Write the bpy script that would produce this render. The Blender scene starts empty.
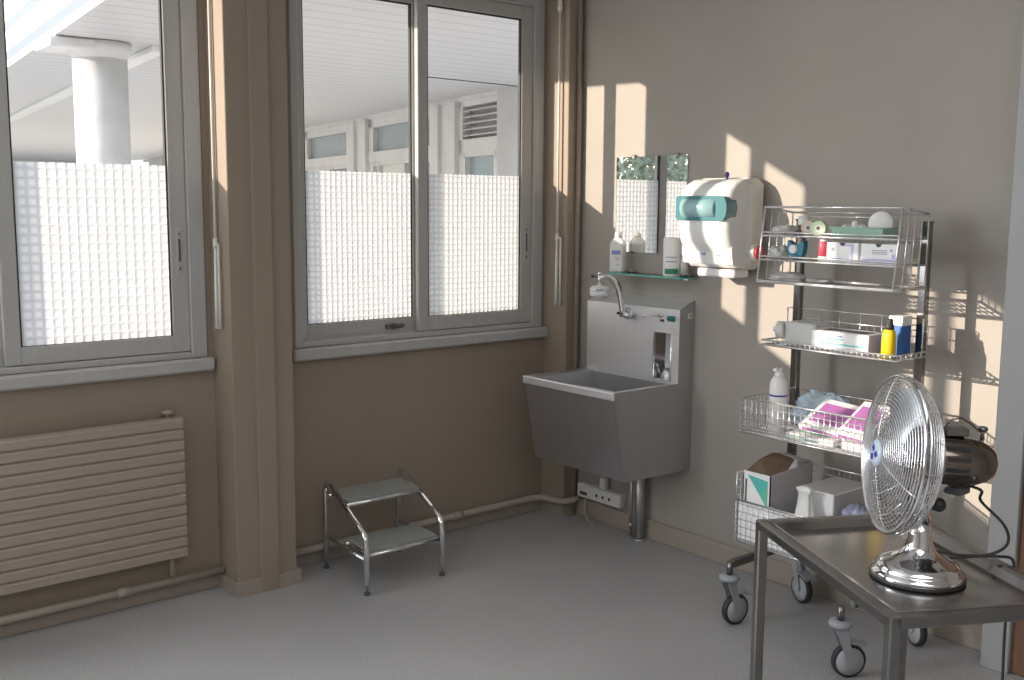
import bpy, math, random
from mathutils import Vector, Matrix, noise
random.seed(7)
scene = bpy.context.scene
COL = scene.collection
PI = math.pi
ORG = {}

# ---------------------------------------------------------------- mesh builder
class MB:
    def __init__(s): s.v=[]; s.f=[]; s.sm=[]; s.mi=[]; s.m=0
    def _add(s, vs, fs, smooth=False):
        b=len(s.v); s.v+= [Vector(p) for p in vs]
        for f in fs: s.f.append([i+b for i in f]); s.sm.append(smooth); s.mi.append(s.m)
        return s
    def mat(s, i): s.m=i; return s
    def box(s, a, b, bev=0.0, M=None):
        x0,y0,z0=[min(a[i],b[i]) for i in range(3)]; x1,y1,z1=[max(a[i],b[i]) for i in range(3)]
        if bev<=0:
            vs=[(x0,y0,z0),(x1,y0,z0),(x1,y1,z0),(x0,y1,z0),(x0,y0,z1),(x1,y0,z1),(x1,y1,z1),(x0,y1,z1)]
            fs=[(0,3,2,1),(4,5,6,7),(0,1,5,4),(1,2,6,5),(2,3,7,6),(3,0,4,7)]
        else:
            d=min(bev,(x1-x0)/2.01,(y1-y0)/2.01,(z1-z0)/2.01)
            vs=[];fs=[];idx={}
            X=((x0,x1),(y0,y1),(z0,z1))
            for sx in (0,1):
                for sy in (0,1):
                    for sz in (0,1):
                        for ax in range(3):
                            p=[X[0][sx],X[1][sy],X[2][sz]]
                            sg=(sx,sy,sz)
                            for k in range(3):
                                if k!=ax: p[k]+= d if sg[k]==0 else -d
                            idx[(sg,ax)]=len(vs); vs.append(p)
            for ax in range(3):
                o=[k for k in range(3) if k!=ax]
                for sd in (0,1):
                    q=[]
                    for (a_,b_) in ((0,0),(1,0),(1,1),(0,1)):
                        sg=[0,0,0]; sg[ax]=sd; sg[o[0]]=a_; sg[o[1]]=b_
                        q.append(idx[(tuple(sg),ax)])
                    flip=(sd==0) ^ (ax==1)
                    fs.append(q[::-1] if flip else q)
                # edges along axis ax
                for a_ in (0,1):
                    for b_ in (0,1):
                        sg0=[0,0,0]; sg0[o[0]]=a_; sg0[o[1]]=b_; sg1=list(sg0); sg1[ax]=1
                        q=[idx[(tuple(sg0),o[0])],idx[(tuple(sg1),o[0])],idx[(tuple(sg1),o[1])],idx[(tuple(sg0),o[1])]]
                        fs.append(q)
            for sx in (0,1):
                for sy in (0,1):
                    for sz in (0,1):
                        fs.append([idx[((sx,sy,sz),k)] for k in range(3)])
        if M is not None: vs=[M@Vector(p) for p in vs]
        return s._add(vs,fs)
    def prism(s, poly, d, M=None, smooth=False):
        """poly: list of 3D points (planar), extruded by vector d"""
        n=len(poly); d=Vector(d); vs=[Vector(p) for p in poly]+[Vector(p)+d for p in poly]
        fs=[list(range(n))[::-1],list(range(n,2*n))]
        if M is not None: vs=[M@p for p in vs]
        b=len(s.v); s._add(vs,fs)
        s._add([],[]) 
        for i in range(n):
            j=(i+1)%n
            s.f.append([b+i,b+j,b+n+j,b+n+i]); s.sm.append(smooth); s.mi.append(s.m)
        return s
    def tube(s, pts, r, seg=8, closed=False, caps=True, radii=None):
        P=[Vector(p) for p in pts]; n=len(P)
        T=[]
        for i in range(n):
            a=P[(i-1)%n] if (closed or i>0) else P[i]
            b=P[(i+1)%n] if (closed or i<n-1) else P[i]
            t=(b-a)
            T.append(t.normalized() if t.length>1e-9 else Vector((0,0,1)))
        up=Vector((0,0,1)) if abs(T[0].z)<.9 else Vector((1,0,0))
        nrm=(up-T[0]*up.dot(T[0])).normalized()
        vs=[]
        for i in range(n):
            nrm=(nrm-T[i]*nrm.dot(T[i]))
            nrm=nrm.normalized() if nrm.length>1e-6 else T[i].orthogonal().normalized()
            bn=T[i].cross(nrm)
            rr=radii[i] if radii else r
            k=1.0
            for j in range(seg):
                a=2*PI*j/seg
                vs.append(P[i]+(nrm*math.cos(a)+bn*math.sin(a))*rr)
        fs=[]
        m=n if closed else n-1
        for i in range(m):
            for j in range(seg):
                a=i*seg+j; b=i*seg+(j+1)%seg; i2=((i+1)%n)*seg
                fs.append([a,b,i2+(j+1)%seg,i2+j])
        b0=len(s.v); s._add(vs,fs,True)
        if caps and not closed:
            s.f.append([b0+j for j in range(seg)][::-1]); s.sm.append(False); s.mi.append(s.m)
            s.f.append([b0+(n-1)*seg+j for j in range(seg)]); s.sm.append(False); s.mi.append(s.m)
        return s
    def sqtube(s, a, b, w, h=None, up=(0,0,1)):
        """rectangular bar from a to b"""
        a=Vector(a); b=Vector(b); t=(b-a); L=t.length; t.normalize()
        h=w if h is None else h
        up=Vector(up)
        if abs(t.dot(up))>.95: up=Vector((1,0,0))
        sd=t.cross(up).normalized(); up=sd.cross(t).normalized()
        M=Matrix((( t.x,sd.x,up.x,a.x),(t.y,sd.y,up.y,a.y),(t.z,sd.z,up.z,a.z),(0,0,0,1)))
        return s.box((0,-w/2,-h/2),(L,w/2,h/2),min(w,h)*.12,M)
    def lathe(s, prof, c, ax=(0,0,1), seg=32, caps=True, smooth=True):
        """prof: list of (r, h) along axis"""
        ax=Vector(ax).normalized(); u=ax.orthogonal().normalized(); w=ax.cross(u); c=Vector(c)
        vs=[]
        for r,h in prof:
            for j in range(seg):
                a=2*PI*j/seg; vs.append(c+ax*h+(u*math.cos(a)+w*math.sin(a))*max(r,1e-5))
        fs=[]
        for i in range(len(prof)-1):
            for j in range(seg):
                fs.append([i*seg+j,i*seg+(j+1)%seg,(i+1)*seg+(j+1)%seg,(i+1)*seg+j])
        b0=len(s.v); s._add(vs,fs,smooth)
        if caps:
            s.f.append([b0+j for j in range(seg)][::-1]); s.sm.append(False); s.mi.append(s.m)
            k=(len(prof)-1)*seg
            s.f.append([b0+k+j for j in range(seg)]); s.sm.append(False); s.mi.append(s.m)
        return s
    def ball(s, c, r, seg=16, rings=10, sc=(1,1,1)):
        prof=[]
        vs=[];fs=[]
        for i in range(rings+1):
            t=PI*i/rings
            for j in range(seg):
                a=2*PI*j/seg
                vs.append((c[0]+r*sc[0]*math.sin(t)*math.cos(a),c[1]+r*sc[1]*math.sin(t)*math.sin(a),c[2]+r*sc[2]*math.cos(t)))
        for i in range(rings):
            for j in range(seg):
                fs.append([i*seg+j,(i+1)*seg+j,(i+1)*seg+(j+1)%seg,i*seg+(j+1)%seg])
        return s._add(vs,fs,True)
    def quad(s, a,b,c,d): return s._add([a,b,c,d],[(0,1,2,3)])
    def build(s, name, mats, parent=None, origin=None):
        if not isinstance(mats,(list,tuple)): mats=[mats]
        org=Vector(origin) if origin is not None else (ORG[parent] if parent is not None else Vector((0,0,0)))
        me=bpy.data.meshes.new(name)
        me.from_pydata([tuple(p-org) for p in s.v],[],s.f)
        for m in mats: me.materials.append(m)
        me.polygons.foreach_set('use_smooth', s.sm)
        me.polygons.foreach_set('material_index', s.mi)
        me.update()
        import bmesh
        bm=bmesh.new(); bm.from_mesh(me)
        bmesh.ops.remove_doubles(bm, verts=bm.verts, dist=1e-6)
        bmesh.ops.recalc_face_normals(bm, faces=bm.faces)
        bm.to_mesh(me); bm.free()
        o=bpy.data.objects.new(name,me); COL.objects.link(o)
        if parent is not None:
            o.parent=parent; ORG[o]=ORG[parent]
        else:
            o.location=org; ORG[o]=org
        return o

def tag(o,label=None,cat=None,group=None,kind=None):
    if label: o['label']=label
    if cat: o['category']=cat
    if group: o['group']=group
    if kind: o['kind']=kind
    return o
def thing(name,label,cat,loc=(0,0,0),group=None,kind=None):
    o=bpy.data.objects.new(name,None); COL.objects.link(o); o.location=loc; o.empty_display_size=.05
    ORG[o]=Vector(loc)
    return tag(o,label,cat,group,kind)
def dup(root,off):
    r=root.copy(); COL.objects.link(r); r.location=Vector(root.location)+Vector(off)
    for ch in list(root.children):
        c=ch.copy(); COL.objects.link(c); c.parent=r
        for g in list(ch.children):
            d=g.copy(); COL.objects.link(d); d.parent=c
    return r
def Rz(c,a):
    c=Vector(c); return Matrix.Translation(c)@Matrix.Rotation(a,4,'Z')@Matrix.Translation(-c)
def arc(c,r,a0,a1,n,u,w):
    c=Vector(c);u=Vector(u);w=Vector(w)
    return [c+u*(r*math.cos(a0+(a1-a0)*i/n))+w*(r*math.sin(a0+(a1-a0)*i/n)) for i in range(n+1)]

# ---------------------------------------------------------------- materials
def newmat(name):
    m=bpy.data.materials.new(name); m.use_nodes=True
    return m, m.node_tree.nodes, m.node_tree.links
def P(name,col,rough=.5,metal=0.0,spec=.5,noise_amt=0.0,nscale=8.0,bump=0.0,bscale=60.0,trans=0.0,alpha=1.0,coat=0.0,emit=0,stretch=None,sss=0):
    m,N,L=newmat(name); b=N['Principled BSDF']
    b.inputs['Base Color'].default_value=(*col,1); b.inputs['Roughness'].default_value=rough
    b.inputs['Metallic'].default_value=metal; b.inputs['Specular IOR Level'].default_value=spec
    b.inputs['Transmission Weight'].default_value=trans; b.inputs['Alpha'].default_value=alpha
    b.inputs['Coat Weight'].default_value=coat
    tc=N.new('ShaderNodeTexCoord'); src=tc.outputs['Object']
    if stretch:
        mp=N.new('ShaderNodeMapping'); mp.inputs['Scale'].default_value=stretch; L.new(src,mp.inputs['Vector']); src=mp.outputs['Vector']
    n=N.new('ShaderNodeTexNoise'); n.inputs['Scale'].default_value=nscale; n.inputs['Detail'].default_value=4
    L.new(src,n.inputs['Vector'])
    r=N.new('ShaderNodeValToRGB'); a=max(noise_amt,.015)
    r.color_ramp.elements[0].position=.3; r.color_ramp.elements[1].position=.7
    r.color_ramp.elements[0].color=(*[c*(1-a) for c in col],1); r.color_ramp.elements[1].color=(*[min(1,c*(1+a)) for c in col],1)
    L.new(n.outputs['Fac'],r.inputs['Fac']); L.new(r.outputs['Color'],b.inputs['Base Color'])
    if bump>0:
        n2=N.new('ShaderNodeTexNoise'); n2.inputs['Scale'].default_value=bscale; n2.inputs['Detail'].default_value=3
        L.new(src,n2.inputs['Vector'])
        bp=N.new('ShaderNodeBump'); bp.inputs['Strength'].default_value=bump; bp.inputs['Distance'].default_value=.002
        L.new(n2.outputs['Fac'],bp.inputs['Height']); L.new(bp.outputs['Normal'],b.inputs['Normal'])
    return m
WALL=P('wall_paint',(.375,.342,.309),.6,noise_amt=.03,nscale=3,bump=.15,bscale=250,spec=.3)
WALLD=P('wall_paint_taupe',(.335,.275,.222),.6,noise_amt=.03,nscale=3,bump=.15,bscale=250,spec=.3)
RADM=P('radiator_enamel',(.40,.335,.278),.4,noise_amt=.02)
CEIL=P('ceiling_paint',(.72,.71,.68),.8)
SKIRT=P('skirting_vinyl',(.36,.31,.265),.45,noise_amt=.03)
ALU=P('window_aluminium',(.47,.465,.455),.42,metal=.0,noise_amt=.04,nscale=30,stretch=(1,1,.05),spec=.5)
DARK=P('dark_rubber',(.03,.03,.032),.5)
DKGREY=P('dark_grey_plastic',(.09,.09,.1),.5)
GASK=P('black_gasket',(.02,.02,.02),.6)
STEEL=P('brushed_stainless',(.58,.58,.60),.42,metal=1.0,noise_amt=.03,nscale=40,stretch=(1,1,.04),bump=.05,bscale=200)
STEELGLARE=P('brushed_steel_painted_glare',(.85,.85,.88),.40,metal=.68,noise_amt=.02,nscale=30,stretch=(1,1,.04))  # steel copy lightened to put window glare into splashback and rim colour
STEELD=P('satin_stainless_tube',(.25,.245,.24),.3,metal=1.0,noise_amt=.06,nscale=20)
TOPST=P('polished_stainless_sheet',(.40,.39,.38),.20,metal=1.0,noise_amt=.08,nscale=6,bump=.03,bscale=40)
CHROME=P('chrome',(.78,.78,.80),.07,metal=1.0)
CHROMED=P('smoked_chrome',(.22,.185,.165),.14,metal=1.0)
POSTM=P('polished_square_tube',(.28,.27,.265),.13,metal=1.0,noise_amt=.05,nscale=20)
WIRE=P('chromed_wire',(.88,.88,.89),.22,metal=.85)
WHITE=P('white_plastic',(.80,.80,.79),.35,noise_amt=.01)
WHITEW=P('warm_white_plastic',(.74,.72,.67),.35,noise_amt=.02)
CARTON=P('white_carton',(.86,.85,.85),.6,noise_amt=.03,nscale=20)
CARTONG=P('grey_carton_side',(.47,.46,.46),.7,noise_amt=.04,nscale=20)
BROWN=P('brown_cardboard',(.17,.11,.075),.8,noise_amt=.12,nscale=30)
BLUEL=P('blue_label',(.28,.30,.62),.5)
NAVY=P('navy_band',(.05,.05,.32),.4)
GREEN=P('green_label',(.03,.22,.13),.45)
TEAL=P('teal_plastic',(.09,.23,.26),.18,noise_amt=.06,coat=.4)
TEALL=P('pale_cyan_paper_roll',(.30,.50,.52),.25,noise_amt=.04,coat=.3)
TEALT=P('teal_print',(.10,.52,.46),.5)
GRNP=P('green_print',(.16,.55,.22),.5)
RED=P('red_plastic',(.45,.03,.04),.4)
REDB=P('red_label',(.60,.08,.12),.4)
BLUET=P('petrol_blue_plastic',(.03,.20,.30),.3)
YELLOW=P('yellow_plastic',(.80,.56,.02),.3)
BLUEC=P('blue_carton',(.03,.14,.44),.45,noise_amt=.06)
PINKP=P('pink_print',(.62,.22,.38),.5)
PURPLE=P('magenta_purple_print',(.46,.17,.45),.45,noise_amt=.12,nscale=60)
LILAC=P('lilac_print',(.50,.48,.75),.5)
MINT=P('mint_green_plastic',(.36,.55,.44),.35,noise_amt=.03)
MINTP=P('pale_mint_print',(.55,.72,.60),.5,noise_amt=.1,nscale=40)
PURD=P('violet_knob',(.10,.07,.33),.4)
TAN=P('tan_tape',(.62,.52,.38),.55)
TAPEG=P('pale_green_tape',(.50,.62,.45),.55)
COTTON=P('cotton_white',(.82,.82,.80),.9,bump=.4,bscale=120)
LBLUE=P('pale_blue_film',(.55,.69,.80),.22,noise_amt=.2,nscale=35,bump=.8,bscale=60)
PALEG=P('cloudy_plastic_film',(.60,.59,.57),.3,noise_amt=.15,nscale=40)
INK=P('grey_ink',(.35,.36,.45),.6)
CASTG=P('grey_caster_plastic',(.34,.36,.40),.4)
RUBG=P('grey_rubber_tread',(.30,.31,.29),.75,noise_amt=.1,nscale=120,bump=.5,bscale=260)
TYRE=P('black_tyre',(.03,.03,.035),.6)
PIPEM=P('painted_pipe',(.42,.365,.31),.45,noise_amt=.03)
WOODD=P('brown_wood_edge',(.17,.085,.05),.5,noise_amt=.2,nscale=18,stretch=(1,1,.08))
CONC=P('white_concrete',(.66,.66,.66),.85,noise_amt=.08,nscale=6,bump=.3,bscale=30)
EXTW=P('exterior_white_paint',(.62,.61,.60),.6,noise_amt=.05,nscale=5)
EXTG=P('exterior_grey_panel',(.50,.50,.50),.6,noise_amt=.05,nscale=5)
EGLASS=P('exterior_window_glass',(.30,.36,.38),.12,spec=.7,noise_amt=.05)
EPANE=P('pale_blind_behind_glass',(.62,.64,.60),.4)
GROUND=P('concrete_paving',(.74,.73,.71),.9,noise_amt=.06,nscale=4)
LEAF=P('foliage',(.30,.35,.27),.7,noise_amt=.35,nscale=2)
BARK=P('bark',(.10,.075,.055),.9,noise_amt=.2)

def floor_mat():
    m,N,L=newmat('speckled_vinyl_floor'); b=N['Principled BSDF']
    tc=N.new('ShaderNodeTexCoord')
    v=N.new('ShaderNodeTexNoise'); v.inputs['Scale'].default_value=250; v.inputs['Detail'].default_value=2
    L.new(tc.outputs['Object'],v.inputs['Vector'])
    n=N.new('ShaderNodeTexNoise'); n.inputs['Scale'].default_value=1.6; n.inputs['Detail'].default_value=5
    L.new(tc.outputs['Object'],n.inputs['Vector'])
    r=N.new('ShaderNodeValToRGB'); e=r.color_ramp.elements
    e[0].position=.36; e[0].color=(.27,.27,.28,1); e[1].position=.66; e[1].color=(.73,.72,.71,1)
    x=e.new(.5); x.color=(.48,.48,.485,1)
    L.new(v.outputs['Fac'],r.inputs['Fac'])
    mx=N.new('ShaderNodeMixRGB'); mx.blend_type='MULTIPLY'; mx.inputs['Fac'].default_value=.35
    L.new(r.outputs['Color'],mx.inputs['Color1']); L.new(n.outputs['Fac'],mx.inputs['Color2'])
    L.new(mx.outputs['Color'],b.inputs['Base Color'])
    b.inputs['Roughness'].default_value=.42; b.inputs['Specular IOR Level'].default_value=.35
    bp=N.new('ShaderNodeBump'); bp.inputs['Strength'].default_value=.12; bp.inputs['Distance'].default_value=.001
    L.new(v.outputs['Fac'],bp.inputs['Height']); L.new(bp.outputs['Normal'],b.inputs['Normal'])
    return m
FLOOR=floor_mat()

def glass_mat(name,tint,refl=.06):
    m,N,L=newmat(name); N.remove(N['Principled BSDF']); out=N['Material Output']
    t=N.new('ShaderNodeBsdfTransparent'); t.inputs['Color'].default_value=(*tint,1)
    g=N.new('ShaderNodeBsdfGlossy'); g.inputs['Roughness'].default_value=.02
    mx=N.new('ShaderNodeMixShader')
    lw=N.new('ShaderNodeFresnel'); lw.inputs['IOR'].default_value=1.45
    mm=N.new('ShaderNodeMath'); mm.operation='MULTIPLY'; mm.inputs[1].default_value=refl/.04
    mm.use_clamp=True
    L.new(lw.outputs[0],mm.inputs[0]); L.new(mm.outputs[0],mx.inputs[0]); L.new(t.outputs[0],mx.inputs[1]); L.new(g.outputs[0],mx.inputs[2])
    L.new(mx.outputs[0],out.inputs['Surface'])
    return m
GLASS=glass_mat('window_glass',(.96,.97,.97),.02)
SHGLASS=glass_mat('green_shelf_glass',(.80,.93,.89),.04)
SHEDGE=P('green_glass_edge',(.10,.42,.36),.2,spec=.6)
CLEARP=glass_mat('clear_plastic_sheet',(.86,.88,.90),.08)
MIRROR=P('mirror_silver',(.93,.94,.94),.01,metal=1.0)

def film_mat(cell):
    """pebbled square-cell translucent privacy film"""
    m,N,L=newmat('square_pattern_privacy_film'); N.remove(N['Principled BSDF']); out=N['Material Output']
    tc=N.new('ShaderNodeTexCoord'); sp=N.new('ShaderNodeSeparateXYZ'); L.new(tc.outputs['Object'],sp.inputs[0])
    hs=[]
    for k in ('X','Z'):
        a=N.new('ShaderNodeMath'); a.operation='MULTIPLY'; a.inputs[1].default_value=PI/cell
        L.new(sp.outputs[k],a.inputs[0])
        b=N.new('ShaderNodeMath'); b.operation='SINE'; L.new(a.outputs[0],b.inputs[0])
        c=N.new('ShaderNodeMath'); c.operation='ABSOLUTE'; L.new(b.outputs[0],c.inputs[0])
        d=N.new('ShaderNodeMath'); d.operation='POWER'; d.inputs[1].default_value=.8; L.new(c.outputs[0],d.inputs[0])
        hs.append(d)
    h=N.new('ShaderNodeMath'); h.operation='MULTIPLY'; L.new(hs[0].outputs[0],h.inputs[0]); L.new(hs[1].outputs[0],h.inputs[1])
    bp=N.new('ShaderNodeBump'); bp.inputs['Strength'].default_value=.5; bp.inputs['Distance'].default_value=.010
    L.new(h.outputs[0],bp.inputs['Height'])
    r=N.new('ShaderNodeValToRGB'); e=r.color_ramp.elements
    e[0].position=.05; e[0].color=(.48,.485,.50,1); e[1].position=.9; e[1].color=(.64,.64,.64,1)
    L.new(h.outputs[0],r.inputs['Fac'])
    t=N.new('ShaderNodeBsdfTranslucent'); L.new(r.outputs['Color'],t.inputs['Color']); L.new(bp.outputs['Normal'],t.inputs['Normal'])
    d=N.new('ShaderNodeBsdfDiffuse'); d.inputs['Color'].default_value=(.8,.8,.8,1)
    mx=N.new('ShaderNodeMixShader'); mx.inputs[0].default_value=.10
    L.new(t.outputs[0],mx.inputs[1]); L.new(d.outputs[0],mx.inputs[2])
    L.new(mx.outputs[0],out.inputs['Surface'])
    return m
FILM1=film_mat(.0345); FILM2=film_mat(.0268)
def ribs_mat(name,c0,c1,axis,period,rough=.5,edge=.16):
    m,N,L=newmat(name); b=N['Principled BSDF']
    tc=N.new('ShaderNodeTexCoord'); sp=N.new('ShaderNodeSeparateXYZ'); L.new(tc.outputs['Object'],sp.inputs[0])
    a=N.new('ShaderNodeMath'); a.operation='MULTIPLY'; a.inputs[1].default_value=1/period; L.new(sp.outputs[axis],a.inputs[0])
    f=N.new('ShaderNodeMath'); f.operation='FRACT'; L.new(a.outputs[0],f.inputs[0])
    r=N.new('ShaderNodeValToRGB'); e=r.color_ramp.elements
    e[0].position=max(0,edge-.16); e[0].color=(*c0,1); e[1].position=edge; e[1].color=(*c1,1)
    L.new(f.outputs[0],r.inputs['Fac']); L.new(r.outputs['Color'],b.inputs['Base Color'])
    b.inputs['Roughness'].default_value=rough
    return m
SOFFIT=ribs_mat('ribbed_metal_soffit',(.42,.42,.43),(.62,.62,.63),'Y',.20)

# ---------------------------------------------------------------- room shell
XR=3.63; YW=4.03; XL=-3.4; YB=-2.6; ZC=2.95
def struct(name,mb,mat,label,cat,parent=None):
    o=mb.build(name,mat,parent)
    if parent is None: tag(o,label,cat,None,'structure')
    return o
struct('floor',MB().box((XL,YB,-.08),(XR+.15,YW+.15,0)),FLOOR,'speckled grey vinyl floor of the treatment room','floor')
struct('ceiling',MB().box((XL,YB,ZC),(XR+.15,YW+.13,ZC+.1)),CEIL,'white ceiling above the room','ceiling')
struct('wall_right',MB().box((XR,YB,0),(XR+.15,YW+.13,ZC)),WALL,'taupe wall on the right carrying sink and dispenser','wall')
struct('wall_left',MB().box((XL-.15,YB,0),(XL,YW+.13,ZC)),WALL,'taupe side wall','wall')
struct('wall_front',MB().box((XL,YB-.15,0),(XR+.15,YB,ZC)),WALL,'taupe wall behind the viewer','wall')
PITCH=1.811
wb=MB()
wb.box((XL,YW,0),(XR,YW+.13,.935))
wb.box((XL,YW,2.66),(XR,YW+.13,ZC))
for k in range(4):
    x0=1.721-PITCH*k; x1=2.113-PITCH*k
    wb.box((max(XL,x0),YW,.935),(x1,YW+.13,2.66))
wb.box((3.528,YW,.935),(XR,YW+.13,2.66))
struct('wall_window',wb,WALLD,'taupe window wall below and between the windows','wall')

# pillars
def pillar(name,x0,x1,label,strip=True):
    t=thing(name,label,'pillar',(x0,3.85,0),kind='structure')
    b=MB().box((x0,3.855,0),(x1,YW+.01,ZC),.003)
    b.build('pillar_body',WALLD,t)
    if strip:
        MB().box((x0+.098,3.838,0),(x0+.178,3.86,ZC),.002).build('cable_trunking',WALLD,t)
        MB().box((x0+.178,3.848,0),(x0+.19,3.86,ZC),.001).build('trunking_edge',WALLD,t)
    b=MB()
    if strip:
        b.box((x0-.014,3.84,0),(x0+.098,3.857,.062),.001); b.box((x0+.178,3.84,0),(x1+.014,3.857,.062),.001)
        b.box((x0-.014,3.8575,0),(x0,YW,.062),.001); b.box((x1,3.8575,0),(x1+.014,YW,.062),.001)
    else:
        b.box((x0-.008,3.846,0),(x1,3.857,.062),.001); b.box((x0-.008,3.8575,0),(x0,YW,.062),.001)
    b.build('skirting',SKIRT,t)
    return t
pillar('trim_1',1.745,2.012,'taupe pillar with a raised trunking strip between the two windows')
pillar('trim_2',3.545,XR,'narrow taupe corner pillar beside the sink',strip=False)
pillar('trim_3',1.745-PITCH,2.012-PITCH,'taupe pillar left of the left window')
# vertical batten in the corner
struct('trim_4',MB().tube([(3.604,3.842,.0),(3.604,3.842,ZC)],.013,12),WALLD,'thin vertical taupe conduit in the corner by the sink','trim')
# baseboards
struct('baseboard_right',MB().box((3.615,1.64,0),(XR,3.85,.095),.004),SKIRT,'low taupe baseboard along the right wall','baseboard')
bb=MB()
for a,b_ in ((XL,1.745-PITCH),(2.012-PITCH,1.735),(2.024,3.535)):
    bb.box((a,4.018,0),(b_,YW,.06),.003)
struct('baseboard_window',bb,SKIRT,'low taupe baseboard under the windows','baseboard')
# right pilaster + brown door edge
struct('trim_5',MB().box((3.50,1.53,0),(XR,1.628,ZC),.003),P('pale_grey_door_frame',(.34,.34,.34),.5),'pale grey door frame at the far right edge','door frame')
d=thing('door_1','brown wooden door edge at the far right behind the pale frame','door',(3.52,1.1,0),kind='structure')
MB().box((3.52,.70,.005),(3.56,1.53,2.05),.002).build('door_leaf',WOODD,d)
MB().box((3.50,.60,0),(XR,.70,ZC),.003).build('door_jamb',WOODD,d)

# ---------------------------------------------------------------- windows
def window(idx,x0,label):
    """x0 = left edge of outer frame (frame is 1.415 wide)"""
    t=thing('window_%d'%idx,label,'window',(x0,YW,.93),kind='structure')
    dx=x0-2.113
    def X(v): return v+dx
    f=MB()
    f.box((X(2.113),4.02,.9785),(X(2.152),4.13,2.66),.004)
    f.box((X(3.462),4.02,.9785),(X(3.528),4.13,2.66),.004)
    f.box((X(2.1521),4.021,2.575),(X(3.4619),4.13,2.66),.003)
    f.box((X(2.1521),4.021,.979),(X(3.4619),4.13,1.004),.003)
    f.box((X(2.152),4.064,1.0),(X(3.462),4.068,1.015)); 
    f.build('frame',ALU,t)
    s=MB().box((X(2.09),3.985,.925),(X(3.545),4.15,.978),.008)
    s.build('sill',ALU,t)
    # sashes: (xl, xl glass, xr glass, xr, y0,y1)
    for nm,(a,b,c,dd,y0,y1) in (('inner',(2.767,2.823,3.392,3.462,4.034,4.062)),('outer',(2.150,2.200,2.760,2.808,4.070,4.098))):
        s=MB()
        s.box((X(a),y0,1.006),(X(b),y1,2.575),.003); s.box((X(c),y0,1.006),(X(dd),y1,2.575),.003)
        s.box((X(b)-.002,y0,1.006),(X(c)+.002,y1,1.073),.003); s.box((X(b)-.002,y0,2.512),(X(c)+.002,y1,2.575),.003)
        sash=s.build('sash',ALU,t)
        ym=(y0+y1)/2
        g=MB(); 
        w=.006
        for (p,q) in (((X(b),y0+.006,1.073),(X(b)+w,y1-.006,2.512)),((X(c)-w,y0+.006,1.073),(X(c),y1-.006,2.512)),((X(b),y0+.006,2.506),(X(c),y1-.006,2.512)),((X(b),y0+.006,1.070),(X(c),y1-.006,1.075))): g.box(p,q)
        g.build('gasket',GASK,sash)
        MB().quad((X(b),ym,1.07),(X(c),ym,1.07),(X(c),ym,2.515),(X(b),ym,2.515)).build('pane',GLASS,sash)
        MB().quad((X(b)+.004,ym-.004,1.075),(X(c)-.004,ym-.004,1.075),(X(c)-.004,ym-.004,1.745),(X(b)+.004,ym-.004,1.745)).build('privacy_film',FILM1 if idx==1 else FILM2,sash)
        # recessed pull
        hx=X(dd)-.034 if nm=='inner' else X(a)+.018
        h=MB().mat(0).box((hx-.012,y0-.003,1.315),(hx+.012,y0+.01,1.50),.002).mat(1).box((hx-.004,y0-.005,1.37),(hx+.004,y0,1.46)).box((hx-.003,y0-.005,1.335),(hx+.003,y0,1.348)).box((hx-.003,y0-.005,1.475),(hx+.003,y0,1.483))
        h.build('pull_handle',[ALU,DKGREY],sash)
        if nm=='outer':
            l=MB().mat(0).box((X(2.60),y0-.012,1.028),(X(2.69),y0,1.048),.003).mat(1).tube([(X(2.645),y0-.02,1.038),(X(2.645),y0,1.038)],.012,12)
            l.mat(0).box((X(2.66),y0-.02,1.033),(X(2.70),y0-.01,1.045),.003)
            l.build('latch',[STEELD,DKGREY],sash)
    return t
window(1,2.113-PITCH,'left aluminium sliding window with patterned film on its lower half')
window(2,2.113,'right aluminium sliding window with patterned film beside the corner')
window(3,2.113-2*PITCH+.06,'further sliding window left of the left pillar')
window(4,2.113-3*PITCH+.06,'last sliding window along the window wall')

# ---------------------------------------------------------------- radiator + pipes
t=thing('radiator','ribbed taupe panel radiator under the left window','radiator',(1.0,3.98,.18))
n=13; z0=.185; z1=.757; hz=(z1-z0)/n; b=MB()
prof=[]
for i in range(n):
    a=z0+hz*i
    prof+= [(3.950,a+.001),(3.941,a+.005),(3.940,a+hz*.5),(3.9385,a+hz-.010),(3.940,a+hz-.006),(3.950,a+hz-.002)]
prof=[(3.975,z0)]+prof+[(3.975,z1)]
poly=[(.46,y,z) for y,z in prof]
b.prism(poly,(1.112,0,0))
b.build('front_panel',RADM,t)
b=MB().box((.46,3.975,.20),(1.572,4.005,.752),.004); b.build('rear_convector',RADM,t)
for xx in (1.44,.60): MB().box((xx,4.005,.22),(xx+.035,4.028,.70),.003).build('wall_bracket',RADM,t)
MB().tube([(1.525,3.99,.103),(1.525,3.99,.2)],.011,10).build('feed_stub',RADM,t)
MB().tube([(1.53,3.992,.745),(1.53,3.992,.775)],.010,12).lathe([(.012,0),(.024,.003),(.024,.012),(.012,.016)],(1.53,3.992,.768),seg=20).build('bleed_valve',RADM,t)
t=thing('heating_pipe','taupe heating pipe running low along the window wall behind the step stool','pipe',(2.1,3.98,.08))
pts=[(2.02,3.985,.082),(3.40,3.985,.085)]+[(3.44,3.984,.086),(3.475,3.972,.087),(3.497,3.945,.087),(3.505,3.90,.087),(3.508,3.86,.087)]+[(3.513,3.835,.087),(3.535,3.823,.088),(3.57,3.818,.09),(3.598,3.80,.10)]
MB().tube(pts,.017,12).build('pipe_run',PIPEM,t)
MB().tube([(2.93,3.985,.0838),(2.985,3.985,.084)],.021,12).build('pipe_collar',PIPEM,t)
t=thing('heating_pipe','taupe heating pipe running low beneath the radiator','pipe',(1.0,3.98,.08))
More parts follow.
